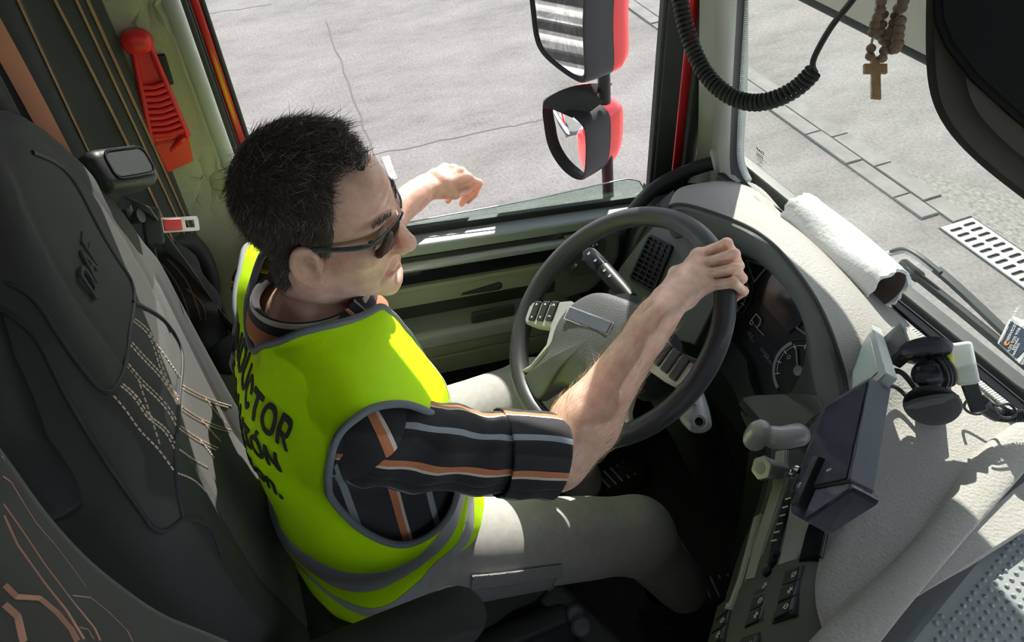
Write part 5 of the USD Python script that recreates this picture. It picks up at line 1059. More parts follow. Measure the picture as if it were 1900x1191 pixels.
part(nc, 'cloth', sheet(A([[NC(i, s) for s in np.r_[0, .006, .015, .03, .05, np.linspace(.08, .95, 22)]] for i in np.linspace(0, 39, 110)]), t=.004, raw=True), 'curtain_dark', smooth=True)
_ng = A([[NC(i, s) for s in np.linspace(0, .30, 70)] for i in np.linspace(0, 39, 90)]).reshape(-1, 3); _nq = (_ng-CAM) @ RM.T
_nf = LinearNDInterpolator(np.c_[950+FPX*_nq[:, 0]/-_nq[:, 2], 595.5-FPX*_nq[:, 1]/-_nq[:, 2]], _ng)
mat('print_salmon', (.80, .43, .29), .9)
def nc_line(L, w, m='print_salmon'):
    Q = _nf(lin(L, 40)); Q = Q[~np.isnan(Q[:, 0])]
    if len(Q) < 4: return
    Q = Q+(CAM-Q)/np.linalg.norm(CAM-Q, axis=1, keepdims=True)*.005; part(nc, 'printed_line', ribbon(Q, w, nrm(np.cross(Q[-1]-Q[0], CAM-Q[len(Q)//2])), .0008), m, smooth=40)
for L, w in (([(0, 520), (60, 620), (130, 730), (190, 800), (240, 880), (300, 970), (345, 1015)], .0025), ([(0, 600), (30, 622), (70, 690), (120, 770), (190, 850), (250, 930), (300, 1000)], .005), ([(0, 700), (70, 800), (150, 920), (240, 1040), (330, 1150), (350, 1195)], .0055), ([(0, 740), (50, 850), (150, 990), (230, 1090), (290, 1190)], .006), ([(0, 1000), (45, 1045), (130, 1050), (190, 1100), (240, 1160), (262, 1200)], .009), ([(0, 1070), (45, 1110), (65, 1200)], .009), ([(255, 1035), (320, 1042), (380, 1090), (450, 1160), (470, 1200)], .005), ([(0, 870), (35, 910), (80, 912)], .003), ([(200, 920), (245, 936), (290, 938), (330, 990)], .002), ([(100, 1080), (110, 1130), (150, 1190)], .0015), ([(20, 640), (40, 700), (90, 760)], .0015), ([(0, 930), (60, 980), (100, 1045)], .0015), ([(280, 1148), (310, 1155), (330, 1190)], .004)):
    nc_line(Z2(L), w)
# ---------------------------------------------------------------- red hammer on the pillar
mat('red_plastic', (.72, .022, .02), .42)
hm = thing('emergency_hammer', 'red plastic emergency hammer with ridged grip on the fabric pillar panel', 'hammer')
hp_ = lambda u, v, x=-1.072: at(u, v, x=x)
h0, h1 = hp_(262, 88), hp_(312, 252); hx = nrm(h1-h0); HMt = frame(h0, (1, .15, .1), hx); L_ = np.linalg.norm(h1-h0)
part(hm, 'head', cap_tube(local(HMt, [(-.012, -.028, .008), (-.012, -.005, .010), (-.012, .020, .008)]), .0185, 16, 18), 'red_plastic', smooth=True)
wd = lambda t: .016+.012*t
part(hm, 'handle', tr(prism(sg.Polygon([(0, -.012), (0, .014), (L_, .030), (L_, -.028)]), .008, .002, -.006), HMt), 'red_plastic')
for s in (-1, 1): part(hm, 'handle_rim', tr(tube([(0, s*.013, .004), (L_*.5, s*.021, .005), (L_, s*.029, .004)], .0048, 10), HMt), 'red_plastic', smooth=True)
for k in range(9): t = .38+.066*k; part(hm, 'grip_rib', tr(tube([(L_*t, -wd(t), .004), (L_*t+.003, 0, .0075), (L_*t, wd(t), .004)], .0045, 8), HMt), 'red_plastic', smooth=True)
part(hm, 'holder', tr(mv(prism(sg.Polygon([(L_, -.030), (L_, .030), (L_+.045, .026), (L_+.055, -.02)]), .012, .003, -.008), (0, 0, 0)), HMt), 'red_plastic'); part(hm, 'cutter_lip', cap_tube([hp_(306, 288, -1.06), hp_(322, 272, -1.055), hp_(343, 254, -1.05)], .0085, 12, 16, flat=.6), 'red_plastic', smooth=True)
part(hm, 'bracket', tr(mv(rbox(.05, .016, .016, .003), (.04, .024, -.006)), HMt), 'black_plastic')
# ---------------------------------------------------------------- grab handle and its boss on the pillar
gh = thing('grab_handle', 'black curved grab handle running from the grey windshield pillar down beside the dashboard', 'handle')
part(gh, 'bar', tube(spl([at(1334, 300, x=-1.03), at(1300, 309, x=-1.045), at(1258, 325, x=-1.06), at(1215, 350, x=-1.06), at(1180, 386, x=-1.055), at(1158, 425, x=-1.05), at(1143, 470, x=-1.045), at(1132, 520, x=-1.04), at(1124, 570, x=-1.035)], 60), .0165, 16), 'black_plastic', smooth=True)
bo = at(1330, 301, x=-1.03); bd = nrm(at(1300, 309, x=-1.045)-bo); part(gh, 'boss', tr(lathe([(.021, .010), (.026, .011), (.033, .006), (.036, -.012), (.032, -.05), (.0001, -.06)], 28), frame(bo, bd)), 'trim_grey', label='light grey boss on the pillar', smooth=40)
part(gh, 'second_bar', tube(spl([at(1225, 385, x=-1.0), at(1196, 420, x=-1.0), at(1178, 460, x=-1.0), at(1162, 520, x=-1.0)], 30), .010, 12), 'dark_plastic', smooth=True)
# door switch pod
pod = thing('door_switch_panel', 'dark oval switch panel with white-marked mirror and window buttons on the door', 'switch panel')
PP, PN = at(1095, 475, x=-1.02), nrm(A([.72, -.35, .6])); pp = lambda pts, th, m, nme, h, r=.004, parent=None, bev=.002: plate(pts, th, m, parent or pod, nme, bev=bev, h=h, P0=PP, N=PN, r=r)
pp([(1030, 520), (1048, 488), (1085, 448), (1110, 428), (1134, 424), (1150, 442), (1148, 475), (1128, 510), (1092, 540), (1050, 552), (1028, 545)], .05, 'dark_plastic', 'pod_body', 0, .008, None, .006)
pp([(1040, 490), (1082, 448), (1108, 436), (1124, 446), (1120, 476), (1098, 508), (1060, 515)], .004, 'black_plastic', 'button_plate', .003, .006)
jM = frame(on(1103, 451, PP+PN*.003, PN), PN, (0, 1, 0)); jo = part(pod, 'mirror_joystick', tr(lathe([(.0001, .006), (.010, .006), (.013, .003), (.0135, -.003), (.0001, -.003)], 28), jM), 'black_plastic'); part(jo, 'joystick_mark', tr(cat([mv(rbox(.006, .0016, .001, .0004), (0, 0, 0)).apply_transform(trimesh.transformations.rotation_matrix(math.pi/4+k*math.pi/2, (0, 0, 1)) @ trimesh.transformations.translation_matrix((.006, 0, .0063))) for k in range(4)]), jM), 'mark_white', smooth=False)
for k, (u_, v_) in enumerate([(1081, 458), (1071, 468), (1084, 467), (1093, 471), (1082, 481)]):
    M = frame(on(u_, v_, PP+PN*.004, PN), PN, nrm(A([.3, .9, -.2]))); b = part(pod, 'window_button', tr(rbox(.011, .011, .004, .0015), M), 'dark_plastic'); part(b, 'button_mark', tr(mv(prism(rrect(.005, .004, .0012).difference(rrect(.0034, .0024, .0008)), .0006), (0, 0, .0021)), M), 'mark_white', smooth=False)
for u_, v_ in ((1056, 482), (1066, 494)):
    M = frame(on(u_, v_, PP+PN*.005, PN), PN, nrm(on(1070, 470, PP, PN)-on(1050, 490, PP, PN))); b = part(pod, 'window_lift_button', tr(rbox(.022, .013, .006, .002), M), 'dark_plastic'); part(b, 'button_mark', tr(mv(prism(rrect(.005, .005, .0012).difference(rrect(.0032, .0032, .0008)), .0006), (.004, 0, .0031)), M), 'mark_white', smooth=False)
pp([(1020, 440), (1040, 432), (1045, 436), (1025, 446)], .004, 'black_rubber', 'seam', .001, .001)
# ---------------------------------------------------------------- windshield border, marks, header
fr = []; FX = lambda x: wy(x, 2.2)
def wsp(u, v, g=0.0):
    """a measured point on the windshield's inner face"""
    lo, hi = .5, 3.0; r = nrm(ray(u, v))
    for _ in range(40):
        t = (lo+hi)/2; p = CAM+r*t
        if p[1] < wy(p[0], p[2])+.004-g: lo = t
        else: hi = t
    return CAM+r*lo
B0 = [(1386, -60), (1379, 60), (1372, 170), (1368, 260), (1369, 300), (1380, 330), (1410, 362), (1445, 395), (1500, 432), (1600, 515), (1660, 566), (1745, 632), (1800, 674), (1900, 752), (2000, 832)]
B1 = [(1372, -60), (1366, 60), (1360, 170), (1356, 262), (1356, 310), (1366, 350), (1398, 384), (1436, 412), (1490, 446), (1590, 528), (1650, 578), (1735, 644), (1790, 686), (1890, 764), (1990, 844)]
S0, S1 = spl([wsp(*p) for p in B0], 90), spl([wsp(*p) for p in B1], 90)
part(w2, 'black_border', sheet(np.stack([S0, (S0+S1)/2, S1], 1), t=.002, raw=True), 'frit', smooth=True)
dv = []; s_ = np.r_[0, np.cumsum(np.linalg.norm(np.diff(S0, axis=0), axis=1))]
inw = nrm(A([.6, 0, .8]))
dsk = lathe([(.0001, .0004), (1, .0002), (1.0, 0)], 6)
for r_ in range(4):
    for t in np.arange(.0, min(s_[-1], .95), .0042):
        p = A([np.interp(t+.0021*(r_ % 2), s_, S0[:, k]) for k in range(3)]); q = A([np.interp(t+.004, s_, S0[:, k]) for k in range(3)]); n_ = np.cross(q-p, [0, -1, .17]); n_ = nrm(n_); n_ = n_ if n_ @ inw > 0 else -n_
        rr_ = .0014-.00028*r_; dv.append((p+n_*(.0025+.0036*r_), rr_))
D0 = A(dsk.vertices); V = np.concatenate([np.c_[D0[:, 0]*r_, D0[:, 2], D0[:, 1]*r_]*[1, -1, 1]+p for p, r_ in dv]); Fd = np.concatenate([A(dsk.faces)+k*len(D0) for k in range(len(dv))])
part(w2, 'border_dot', trimesh.Trimesh(V, Fd, process=False), 'frit', smooth=False, kind='stuff')
wm = wsp(1410, 280, .002); t = meshkit.text_mesh('DAF', .0065, .0004, True); t.apply_translation(-t.bounds.mean(0)); t.apply_scale([1.5, 1, 1]); WMt = np.eye(4); WMt[:3, 0], WMt[:3, 1], WMt[:3, 2], WMt[:3, 3] = (-1, 0, 0), (0, -.17, .985), (0, -.985, -.17), wm
t.apply_transform(WMt); part(w2, 'glass_mark', t, 'print_black', smooth=False)
for k, w_ in enumerate((.024, .022, .026, .018, .020, .004, .016)): q = rbox(w_, .0011 if k != 1 else .0022, .0004, .0001); q.apply_transform(WMt @ trimesh.transformations.translation_matrix((0, -.008-.0045*k, 0))); part(w2, 'glass_mark', q, 'print_black', smooth=False)
hd = struct('trim_3'); part(hd, 'blind_roller', tube([(-.78, .80, 2.722), (1.1, .80, 2.722)], .011, 12), 'black_rubber'); part(hd, 'header_panel', sheet([[(x, .803, 2.727), (x, .775, 2.775), (x, .74, 2.84), (x, .70, 3.0), (x, .66, 3.2)] for x in (-.78, 1.1)], 2, 20, .012, flip=True), 'headliner')
part(hd, 'header_rail', tube([(-.35, .745, 2.80), (.6, .745, 2.80)], .008, 10), 'trim_grey')
vz = thing('unseen_sun_visor', 'unseen smoked sun visor outside above the windshield, shading the dashboard', 'sun visor'); part(vz, 'visor', sheet([[(x, .855, 2.86), (x, .95, 2.85), (x, 1.03, 2.82), (x, 1.11, 2.765)] for x in np.linspace(-1.15, 1.15, 8)], 20, 8, .006), 'black_plastic')  # visor is out of view; its edge is set to shade the dash
# ---------------------------------------------------------------- things on and above the dashboard
mat('paper', (.66, .67, .655), .9, bump=.6, bscale=120, dist=.002); mat('cardboard', (.13, .10, .08), .95, vary=.2, vscale=40)
pr_ = thing('paper_roll', 'white paper towel roll lying on the dashboard against the windshield', 'paper roll')
ra0, ra1 = at(1481, 396, z=2.266), at(1648, 540, z=2.266); PM = frame(ra0, ra1-ra0, (0, 0, 1)); L_ = np.linalg.norm(ra1-ra0); R_ = .0455
tt0 = np.linspace(0, 1, 40); a_ = np.linspace(0, 2*np.pi, 65)[:-1]
ro = [np.c_[(R_+.0016*np.sin(3*a_+7*t)+.0012*math.sin(t*50)*(abs(t-.5) > .42))*np.cos(a_), (R_+.0016*np.sin(3*a_+7*t))*np.sin(a_), t*L_+.003*np.sin(7*a_)*(t in (0, 1))+.002*np.sin(19*a_)*(t in (0, 1))] for t in tt0]
ri = [np.c_[(R_-.007)*np.cos(a_), (R_-.007)*np.sin(a_), t*L_+.003*np.sin(7*a_)*(t in (0, 1))] for t in tt0[::-1]]
part(pr_, 'paper', tr(rings(np.vstack([ro, ri, ro[:1]]), True, False), PM), 'paper', smooth=40)
part(pr_, 'core', tr(rings([np.c_[(R_-.0075)*np.cos(a_), (R_-.0075)*np.sin(a_), 0*a_+t*L_] for t in (.015, .5, .985)], True, False), PM), 'cardboard', smooth=True)
part(pr_, 'torn_flap', tr(sheet([[((R_-.009)*math.cos(b), (R_-.009)*math.sin(b)-.012*s, L_-.03*s-.004) for s in (0, .5, 1)] for b in np.linspace(1.3, 2.0, 5)], 8, 6, .001), PM), 'paper', smooth=True)
# tablet
mat('screen_black', (.004, .004, .005), .12, spec=.02); mat('tablet_edge', (.055, .062, .072), .45, spec=.3); mat('lcd', (.20, .235, .215), .18); mat('device_grey', (.30, .31, .30), .4)
tb = thing('tablet', 'black tablet in a thick case on a bracket above the console', 'tablet')
TP, TN = A([-.208, .593, 2.32]), nrm(A([-.72, -.63, .29])); tp_ = lambda pts, th, m, nme, h, r=.003, bev=.002, parent=None: plate(pts, th, m, parent or tb, nme, bev=bev, h=h, P0=TP, N=TN, r=r)
tp_([(1528, 752), (1613, 699), (1574, 893), (1465, 914)], .030, 'tablet_edge', 'case', 0, .004)
tp_([(1533, 755), (1609, 707), (1570, 888), (1470, 908)], .002, 'screen_black', 'screen', .0015, .002, .0008)
tp_([(1465, 908), (1574, 885), (1580, 905), (1492, 966), (1466, 950)], .034, 'black_gloss', 'lower_bracket', -.003, .004, .003)
tp_([(1508, 845), (1520, 845), (1480, 935), (1466, 935)], .02, 'black_plastic', 'side_clamp', .010, .002)
for u_, v_ in ((1512, 880), (1538, 872)): part(tb, 'silver_mark', tr(rbox(.013, .004, .002, .0015), frame(on(u_, v_, TP+TN*.002, TN), TN, nrm(on(1540, 870, TP, TN)-on(1508, 882, TP, TN)))), 'silver')  # two small silver bars on the screen
part(tb, 'bracket_arm', tube(spl([TP-TN*.03+A([-.02, 0, -.03]), TP-TN*.05+A([-.01, .01, -.07]), TP+A([.02, .04, -.115])], 16), .016, 12), 'black_plastic', smooth=True)
for k, (u_, v_) in enumerate(((1468, 880), (1478, 872), (1486, 905))): part(tb, 'clamp_screw', tr(lathe([(.0001, .006), (.006, .005), (.007, 0), (.0001, -.01)], 14), frame(on(u_, v_, TP+TN*.006, TN), TN)), 'chrome')
# navigation display and its small sun shade
nv = thing('navigation_display', 'small grey navigation display standing on the dashboard behind the tablet', 'display')
NP, NN = A([-.30, .735, 2.335]), nrm(A([-.74, -.62, .26])); np_ = lambda pts, th, m, nme, h, r=.002, bev=.001: plate(pts, th, m, nv, nme, bev=bev, h=h, P0=NP, N=NN, r=r)
np_([(1574, 667), (1617, 601), (1644, 693), (1598, 735), (1582, 740)], .016, 'device_grey', 'case', 0, .003); np_([(1578, 669), (1613, 617), (1628, 690), (1592, 726), (1584, 724)], .002, 'lcd', 'screen', .0012)
part(nv, 'foot', tube([NP-NN*.012+A([.0, 0, -.03]), NP-NN*.02+A([.01, .01, -.09])], .010, 10), 'black_plastic')
gp_ = thing('receiver_plate', 'flat dark receiver plate fixed beside the navigation display', 'receiver')
GP, GN = NP+A([.045, .03, .035]), nrm(A([-.6, -.7, .4])); plate([(1637, 627), (1670, 597), (1684, 636), (1649, 668)], .006, 'dark_plastic', gp_, 'plate', bev=.001, h=0, P0=GP, N=GN, r=.001); plate([(1640, 648), (1672, 640), (1668, 655), (1648, 672)], .02, 'black_plastic', gp_, 'stem', h=-.006, P0=GP, N=GN); part(gp_, 'arm', tube([on(1650, 660, GP-GN*.012, GN), NP-NN*.014+A([.005, .0, -.005])], .005, 8), 'black_plastic')
# phone mount with suction cups, bracket and corrugated hose
mat('clear_plastic', (.75, .76, .68), .12, trans=.6); mat('yellow_plastic', (.55, .52, .05), .35)
pm_ = thing('device_mount', 'black suction mount with clear block on the dashboard, cables running to it', 'mount')
mc = at(1722, 695, z=2.315); mv_ = nrm(CAM-mc); right = RM[0]; upv = RM[1]
pt_ = lambda a, b, c=0.0: mc+right*a+upv*b+mv_*c
dish = lathe([(.0001, .006), (.020, .007), (.034, .003), (.037, -.002), (.034, -.001), (.018, .002), (.0001, .001)], 36)
part(pm_, 'suction_cup', tr(dish, frame(pt_(.004, -.040, .006), nrm(upv*.55-right*.15-mv_*.25), right) @ np.diag([1, 1, -1.0, 1])), 'black_rubber', smooth=40); part(pm_, 'suction_cup', tr(lathe([(.0001, .004), (.024, .005), (.036, .001), (.038, -.003), (.0001, -.001)], 36), frame(pt_(.006, -.046, .010), nrm(-upv*.6+mv_*.75), right)), 'black_rubber', smooth=40)
part(pm_, 'upper_cup', tr(dish, frame(pt_(-.004, .034, -.01), nrm(-upv*.7+mv_*.5+right*.15), right)), 'black_gloss', smooth=40)
part(pm_, 'barrel', cap_tube([pt_(-.022, -.010), pt_(.0, .0, .004), pt_(.022, .006)], .021, 18, 16), 'black_gloss', smooth=True)
for a in (.016, .021, .026): part(pm_, 'barrel_ring', tr(lathe([(.020, -.0015), (.0235, -.0015), (.0235, .0015), (.020, .0015)], 28), frame(pt_(a, .004+.2*(a-.02), .004), nrm(right+upv*.25))), 'black_rubber')
part(pm_, 'lens_block', tr(rbox(.030, .062, .030, .006), frame(pt_(.052, .016), mv_, nrm(right+upv*.12))), 'clear_plastic'); part(pm_, 'yellow_insert', tr(rbox(.008, .044, .022, .003), frame(pt_(.034, .008, .006), mv_, nrm(right+upv*.1))), 'yellow_plastic')
part(pm_, 'bracket', tr(rbox(.022, .070, .018, .004), frame(pt_(.062, -.020, .0), mv_, nrm(right+upv*.25))), 'black_plastic'); part(pm_, 'base', tube([pt_(.01, -.02, -.03), A([*pt_(.015, -.02, -.05)[:2], 2.225])], .022, 14), 'black_plastic')
hs = spl([pt_(.066, -.036), at(1815, 745, z=2.285), at(1840, 765, z=2.27), at(1868, 772, z=2.265), at(1910, 772, z=2.265), at(1990, 790, z=2.262)], 240); sa = np.arange(240); rr_ = np.where(sa > 90, .0078+.0016*np.sign(np.sin(sa*1.05)), .0105); part(pm_, 'hose', tube(hs, rr_, 12), 'black_plastic', smooth=50)
part(pm_, 'hose_clip', tr(rbox(.016, .024, .024, .003), frame(hs[30], mv_, hs[34]-hs[30])), 'black_plastic')
ct = at(1795, 740, z=2.225)
cbm = lambda L, r, m='black_rubber': tube(spl(L, 40), r, 8)
for nme, lab, L, r in (('cable', 'black cable running from the navigation display to the suction mount', [at(1646, 690, z=2.30), at(1670, 690, z=2.295), at(1692, 712, z=2.275), at(1702, 725, z=2.27)], .0042), ('cable', 'thin black cable crossing the sunlit dashboard from tablet to suction mount', [at(1640, 716, z=2.27), at(1668, 722, z=2.252), at(1698, 752, z=2.246), at(1716, 762, z=2.25)], .0034), ('cable', 'loose black cable loop hanging under the corrugated hose', [at(1795, 742, z=2.262), at(1790, 758, z=2.242), at(1810, 768, z=2.240), at(1835, 760, z=2.25), at(1850, 748, z=2.262), at(1870, 760, z=2.275), at(1900, 762, z=2.272)], .0022), ('cable', 'thin black wire wound round the corrugated hose near the windshield', [at(1826, 732, z=2.285), at(1850, 752, z=2.285), at(1872, 750, z=2.285), at(1885, 768, z=2.28), at(1860, 774, z=2.28), at(1845, 760, z=2.285)], .002)):
    single(nme, cbm(L, r), 'black_rubber', lab, 'cable')
# card on the windshield
mat('card_blue', (.035, .055, .085), .35); mat('orange_ink', (.75, .30, .06), .5)
cd = thing('card_badge', 'dark blue plastic badge with white writing standing at the foot of the windshield', 'badge')
KP, KNn = at(1880, 630, y=.925), nrm(A([-.35, -.75, .55])); kp = lambda pts, th, m, nme, h, **k: plate(pts, th, m, cd, nme, bev=.001, h=h, P0=KP, N=KNn, r=.002, **k)
kp([(1872, 590), (1925, 622), (1892, 676), (1850, 636)], .006, 'white_plastic', 'frame', 0); kp([(1875, 594), (1925, 626), (1886, 666), (1853, 637)], .001, 'card_blue', 'face', .0006); kp([(1872, 589), (1880, 586), (1945, 615), (1926, 622)], .012, 'white_plastic', 'back_block', -.004)
kx = nrm(on(1873, 597, KP, KNn)-on(1855, 634, KP, KNn)); kl = lambda u_, v_: frame(on(u_, v_, KP+KNn*.001, KNn), KNn, kx)
for txt, (u_, v_), h in (('TRANSPORT Y PORC, S.A.', (1858, 636), .0034), ('SERVICIO', (1872, 632), .0042), ('620 900 908 832', (1873, 653), .0044), ('ESPA\u00d1A', (1881, 650), .0035), ('MADRID', (1882, 660), .0035)): part(cd, 'lettering', tr(meshkit.text_mesh(txt, h, .0003, True), kl(u_, v_)), 'mark_white', smooth=False)
part(cd, 'emblem', tr(cat([prism(sg.Point(0, 0).buffer(.0042).difference(sg.box(-.001, -.002, .005, .0005)), .0003)]), kl(1868.5, 636)), 'orange_ink', smooth=False)
# defroster slot along the windshield
plate([(1655, 563), (1664, 558), (1905, 752), (1893, 762)], .004, 'black_gloss', da, 'defrost_slot', P0=A([0, 0, 2.222]), N=A([0, 0, 1.]), h=.002)
for k in range(46): p = at(1692+k*4.3, 612+k*3.42, z=2.224); part(da, 'defrost_tooth', mv(rbox(.004, .012, .005, .001), p), 'trim_grey', smooth=False)
# wipers outside
wpn = thing('wiper', 'grey wiper arm and blade resting outside the windshield', 'wiper')
yw = 1.03
part(wpn, 'arm', tube(spl([at(1738, 500, y=yw), at(1780, 536, y=yw), at(1890, 640, y=yw), at(1960, 706, y=yw)], 20), .011, 8, flat=.5), 'dark_plastic'); part(wpn, 'arm_link', tube(spl([at(1640, 472, y=yw+.01), at(1662, 468, y=yw+.01), at(1684, 466, y=yw), at(1712, 484, y=yw), at(1742, 506, y=yw)], 24), .0055, 8), 'silver_plastic'); part(wpn, 'arm_cover', tube(spl([at(1655, 466, y=yw), at(1682, 462, y=yw-.005), at(1716, 482, y=yw-.005), at(1745, 506, y=yw-.005)], 20), .006, 8, flat=.6), 'dark_plastic')
part(wpn, 'blade_holder', tube([at(1684, 498, y=yw-.02), at(1780, 574, y=yw-.02), at(1885, 660, y=yw-.02), at(1960, 722, y=yw-.02)], .008, 8), 'black_plastic'); part(wpn, 'blade_rubber', tube([at(1680, 502, y=yw-.025), at(1780, 582, y=yw-.025), at(1880, 666, y=yw-.025), at(1955, 728, y=yw-.025)], .003, 6), 'black_rubber'); part(wpn, 'end_cap', tr(rbox(.05, .02, .018, .005), frame(at(1690, 502, y=yw-.015), (0, -1, .3), at(1780, 574, y=yw)-at(1684, 498, y=yw))), 'dark_plastic')
# ---------------------------------------------------------------- coiled cord
cc = thing('coiled_cord', 'black coiled radio cord hanging in a loop in front of the windshield', 'cord')
pc_ = spl([at(1256, -40, d=1.12), at(1268, 30, d=1.11), at(1292, 105, d=1.10), at(1330, 160, d=1.08), at(1385, 189, d=1.06), at(1440, 183, d=1.04), at(1482, 160, d=1.03), at(1511, 131, d=1.02)], 600); n_t = 46
s_ = np.r_[0, np.cumsum(np.linalg.norm(np.diff(pc_, axis=0), axis=1))]; q = np.linspace(0, s_[-1], n_t*14); pc2 = np.stack([np.interp(q, s_, pc_[:, k]) for k in range(3)], 1); tg_ = np.gradient(pc2, axis=0); tg_ /= np.linalg.norm(tg_, axis=1, keepdims=True); aa = np.cross(tg_, mv_); aa /= np.linalg.norm(aa, axis=1, keepdims=True); b2 = np.cross(tg_, aa); ph = np.linspace(0, 2*np.pi*n_t, len(q))[:, None]
part(cc, 'coil', tube(pc2+.0088*(np.cos(ph)*aa+np.sin(ph)*b2), .0029, 6), 'black_rubber', smooth=True); part(cc, 'cord', tube(spl([at(1513, 135, d=1.02), at(1508, 118, d=1.01), at(1522, 84, d=1.0), at(1548, 42, d=.98), at(1578, 5, d=.96), at(1610, -45, d=.94)], 40), .0036, 10), 'black_rubber', smooth=True)
# ---------------------------------------------------------------- rosary
mat('bead_wood', (.30, .22, .14), .5, vary=.25, vscale=90); mat('cross_wood', (.50, .33, .15), .45, vary=.2, vscale=60); mat('thread', (.6, .58, .5), .8)
ro_ = thing('rosary', 'wooden bead rosary with a small cross hanging before the windshield', 'rosary'); DR = .78
Zr = lambda L: [(1480+x/2.836, y/2.836) for x, y in L]
strA = Zr([(446, -70), (442, -20), (438, 10), (434, 50), (421, 90), (406, 130), (398, 170)]); strA2 = Zr([(386, 255), (381, 296)]); strB = Zr([(452, 78), (445, 130), (440, 170), (450, 212)]); strC = Zr([(560, -30), (556, 8), (545, 42), (540, 110), (536, 150), (530, 190), (528, 228), (515, 255)]); strD = Zr([(526, 45), (514, 82), (504, 122), (492, 160), (482, 196), (470, 232)]); strE = Zr([(455, 266), (446, 306), (497, 262)])
beads = []
for L, dd_, r_ in ((strA, 0, .0048), (strA2, 0, .0043), (strB, .008, .0043), (strC, -.004, .0050), (strD, .006, .0043), (strE, 0, .0043)):
    for u_, v_ in L: beads.append((at(u_, v_, d=DR+dd_), r_))
    part(ro_, 'thread', tube([at(u_, v_, d=DR+dd_) for u_, v_ in L], .0012, 5), 'thread')
dirx = nrm(RM[0])
for p, r_ in beads: part(ro_, 'bead', tr(lathe([(.0012, -r_*.86), (r_*.62, -r_*.74), (r_*.95, -r_*.32), (r_, 0), (r_*.95, r_*.32), (r_*.62, r_*.74), (.0012, r_*.86)], 14), frame(p, nrm(A([rng.normal(0, .2), rng.normal(0, .2), 1.0])))), 'bead_wood', smooth=True)
ccx = at(*Zr([(408, 370)])[0], d=DR); cu_ = nrm(A([0, 0, 1])+.1*RM[0]); cr = prism(sg.Polygon([(-.0065, -.050), (.0095, -.052), (.0085, -.006), (.0205, -.006), (.0205, .011), (.0075, .011), (.0085, .024), (-.0075, .024), (-.0075, .011), (-.020, .011), (-.020, -.006), (-.0065, -.006)]), .008, .0012, -.004); cr.apply_scale(.50); part(ro_, 'cross', tr(cr, frame(ccx, nrm(np.cross(RM[0], RM[1])), RM[0])), 'cross_wood', smooth=30)
part(ro_, 'thread', tube([at(*Zr([(400, 180)])[0], d=DR), at(*Zr([(386, 240)])[0], d=DR), at(*Zr([(384, 310)])[0], d=DR), ccx+RM[1]*.011, at(*Zr([(446, 300)])[0], d=DR), at(*Zr([(462, 240)])[0], d=DR)], .0012, 5), 'thread')
# ---------------------------------------------------------------- grey overhead housing, upper right
mat('housing', (.13, .125, .10), .6, bump=.1, bscale=700)
oh = thing('overhead_housing', 'rounded grey overhead housing with a dark panel, upper right', 'overhead console')
OP = at(1790, 200, d=.50); ON = nrm(CAM-OP+A([0, -.05, -.10])); o2 = spl([(1712, -160), (1706, -40), (1704, 60), (1708, 160), (1728, 228), (1775, 292), (1850, 358), (1930, 418), (2030, 488)], 40); o3 = np.vstack([o2, [(2200, 560), (2300, -200)]])
M = frame(OP, ON, RM[0]); Mi = np.linalg.inv(M); pol = lambda L, h=0: sg.Polygon([tuple(local(Mi, [on(u_, v_, OP+ON*h, ON)])[0][:2]) for u_, v_ in L]).buffer(0)
part(oh, 'shell', tr(prism(pol(o3), .10, .022, -.10), M), 'housing', smooth=50)
part(oh, 'dark_panel', tr(prism(pol([(1722, -160), (1732, 40), (1752, 88), (1800, 150), (1860, 205), (1930, 265), (2060, 360), (2250, 380), (2300, -200)]), .012, .006, -.006), M), 'black_plastic', smooth=50)
# small seat controls in the dark below
sc_ = thing('seat_controls', 'small dark seat control buttons low between driver seat and console', 'controls')
part(sc_, 'control_plate', tr(rbox(.05, .16, .02, .01), frame(at(1075, 1150, z=1.80), nrm(A([.5, -.1, .8])), (0, 1, 0)) @ trimesh.transformations.rotation_matrix(.5, (0, 0, 1))), 'dark_plastic')
for u_, v_ in ((1068, 1140), (1078, 1162)): part(sc_, 'control_button', tr(lathe([(.0001, .01), (.014, .009), (.018, .004), (.018, -.01), (.0001, -.01)], 20), frame(at(u_, v_, z=1.82), nrm(A([.5, -.1, .8])))), 'badge_grey')
# ---------------------------------------------------------------- door mirrors
mi = thing('door_mirror', 'red and black pair of door mirrors on one arm outside the left window', 'mirror')
def mirror(outline, back, N, P0, depth, name, convex=0.0):
    """glass outline measured on its plane; the housing tapers back to the red cover"""
    M = frame(P0, N, nrm(np.cross([0, 0, 1], N))); Mi = np.linalg.inv(M); g_ = A([local(Mi, [on(u_, v_, P0, N)])[0][:2] for u_, v_ in spl(outline, 72, True)]); c = g_.mean(0)
    def ring(sc, h, dx=0): return np.c_[c+(g_-c)*sc+A([dx, 0]), np.full(len(g_), h)]
    inn = ring(.94, .0)
    part(mi, name+'_housing', tr(rings([ring(.93, -.012), ring(.955, .004), ring(1.0, .010), ring(1.035, .002), ring(1.05, -depth*.25), ring(1.04, -depth*.55)], True, True), M), 'black_plastic', smooth=45)
    part(mi, name+'_cover', tr(rings([ring(1.043, -depth*.54), ring(1.03, -depth*.75), ring(.93, -depth*.92), ring(.75, -depth*1.02), ring(.4, -depth*1.06)], True, True), M), 'red_paint', smooth=60, label='red painted back cover')
    R = [np.c_[c+(g_-c)*s, np.full(len(g_), .0005-convex*((s*.12)**2))] for s in (.94, .8, .6, .4, .2, .02)]; part(mi, name+'_glass', tr(rings(R, True, True), M), 'mirror', smooth=True)
MN = nrm(A([.40, -.91, .12])); MN2 = nrm(A([.43, -.90, .05]))
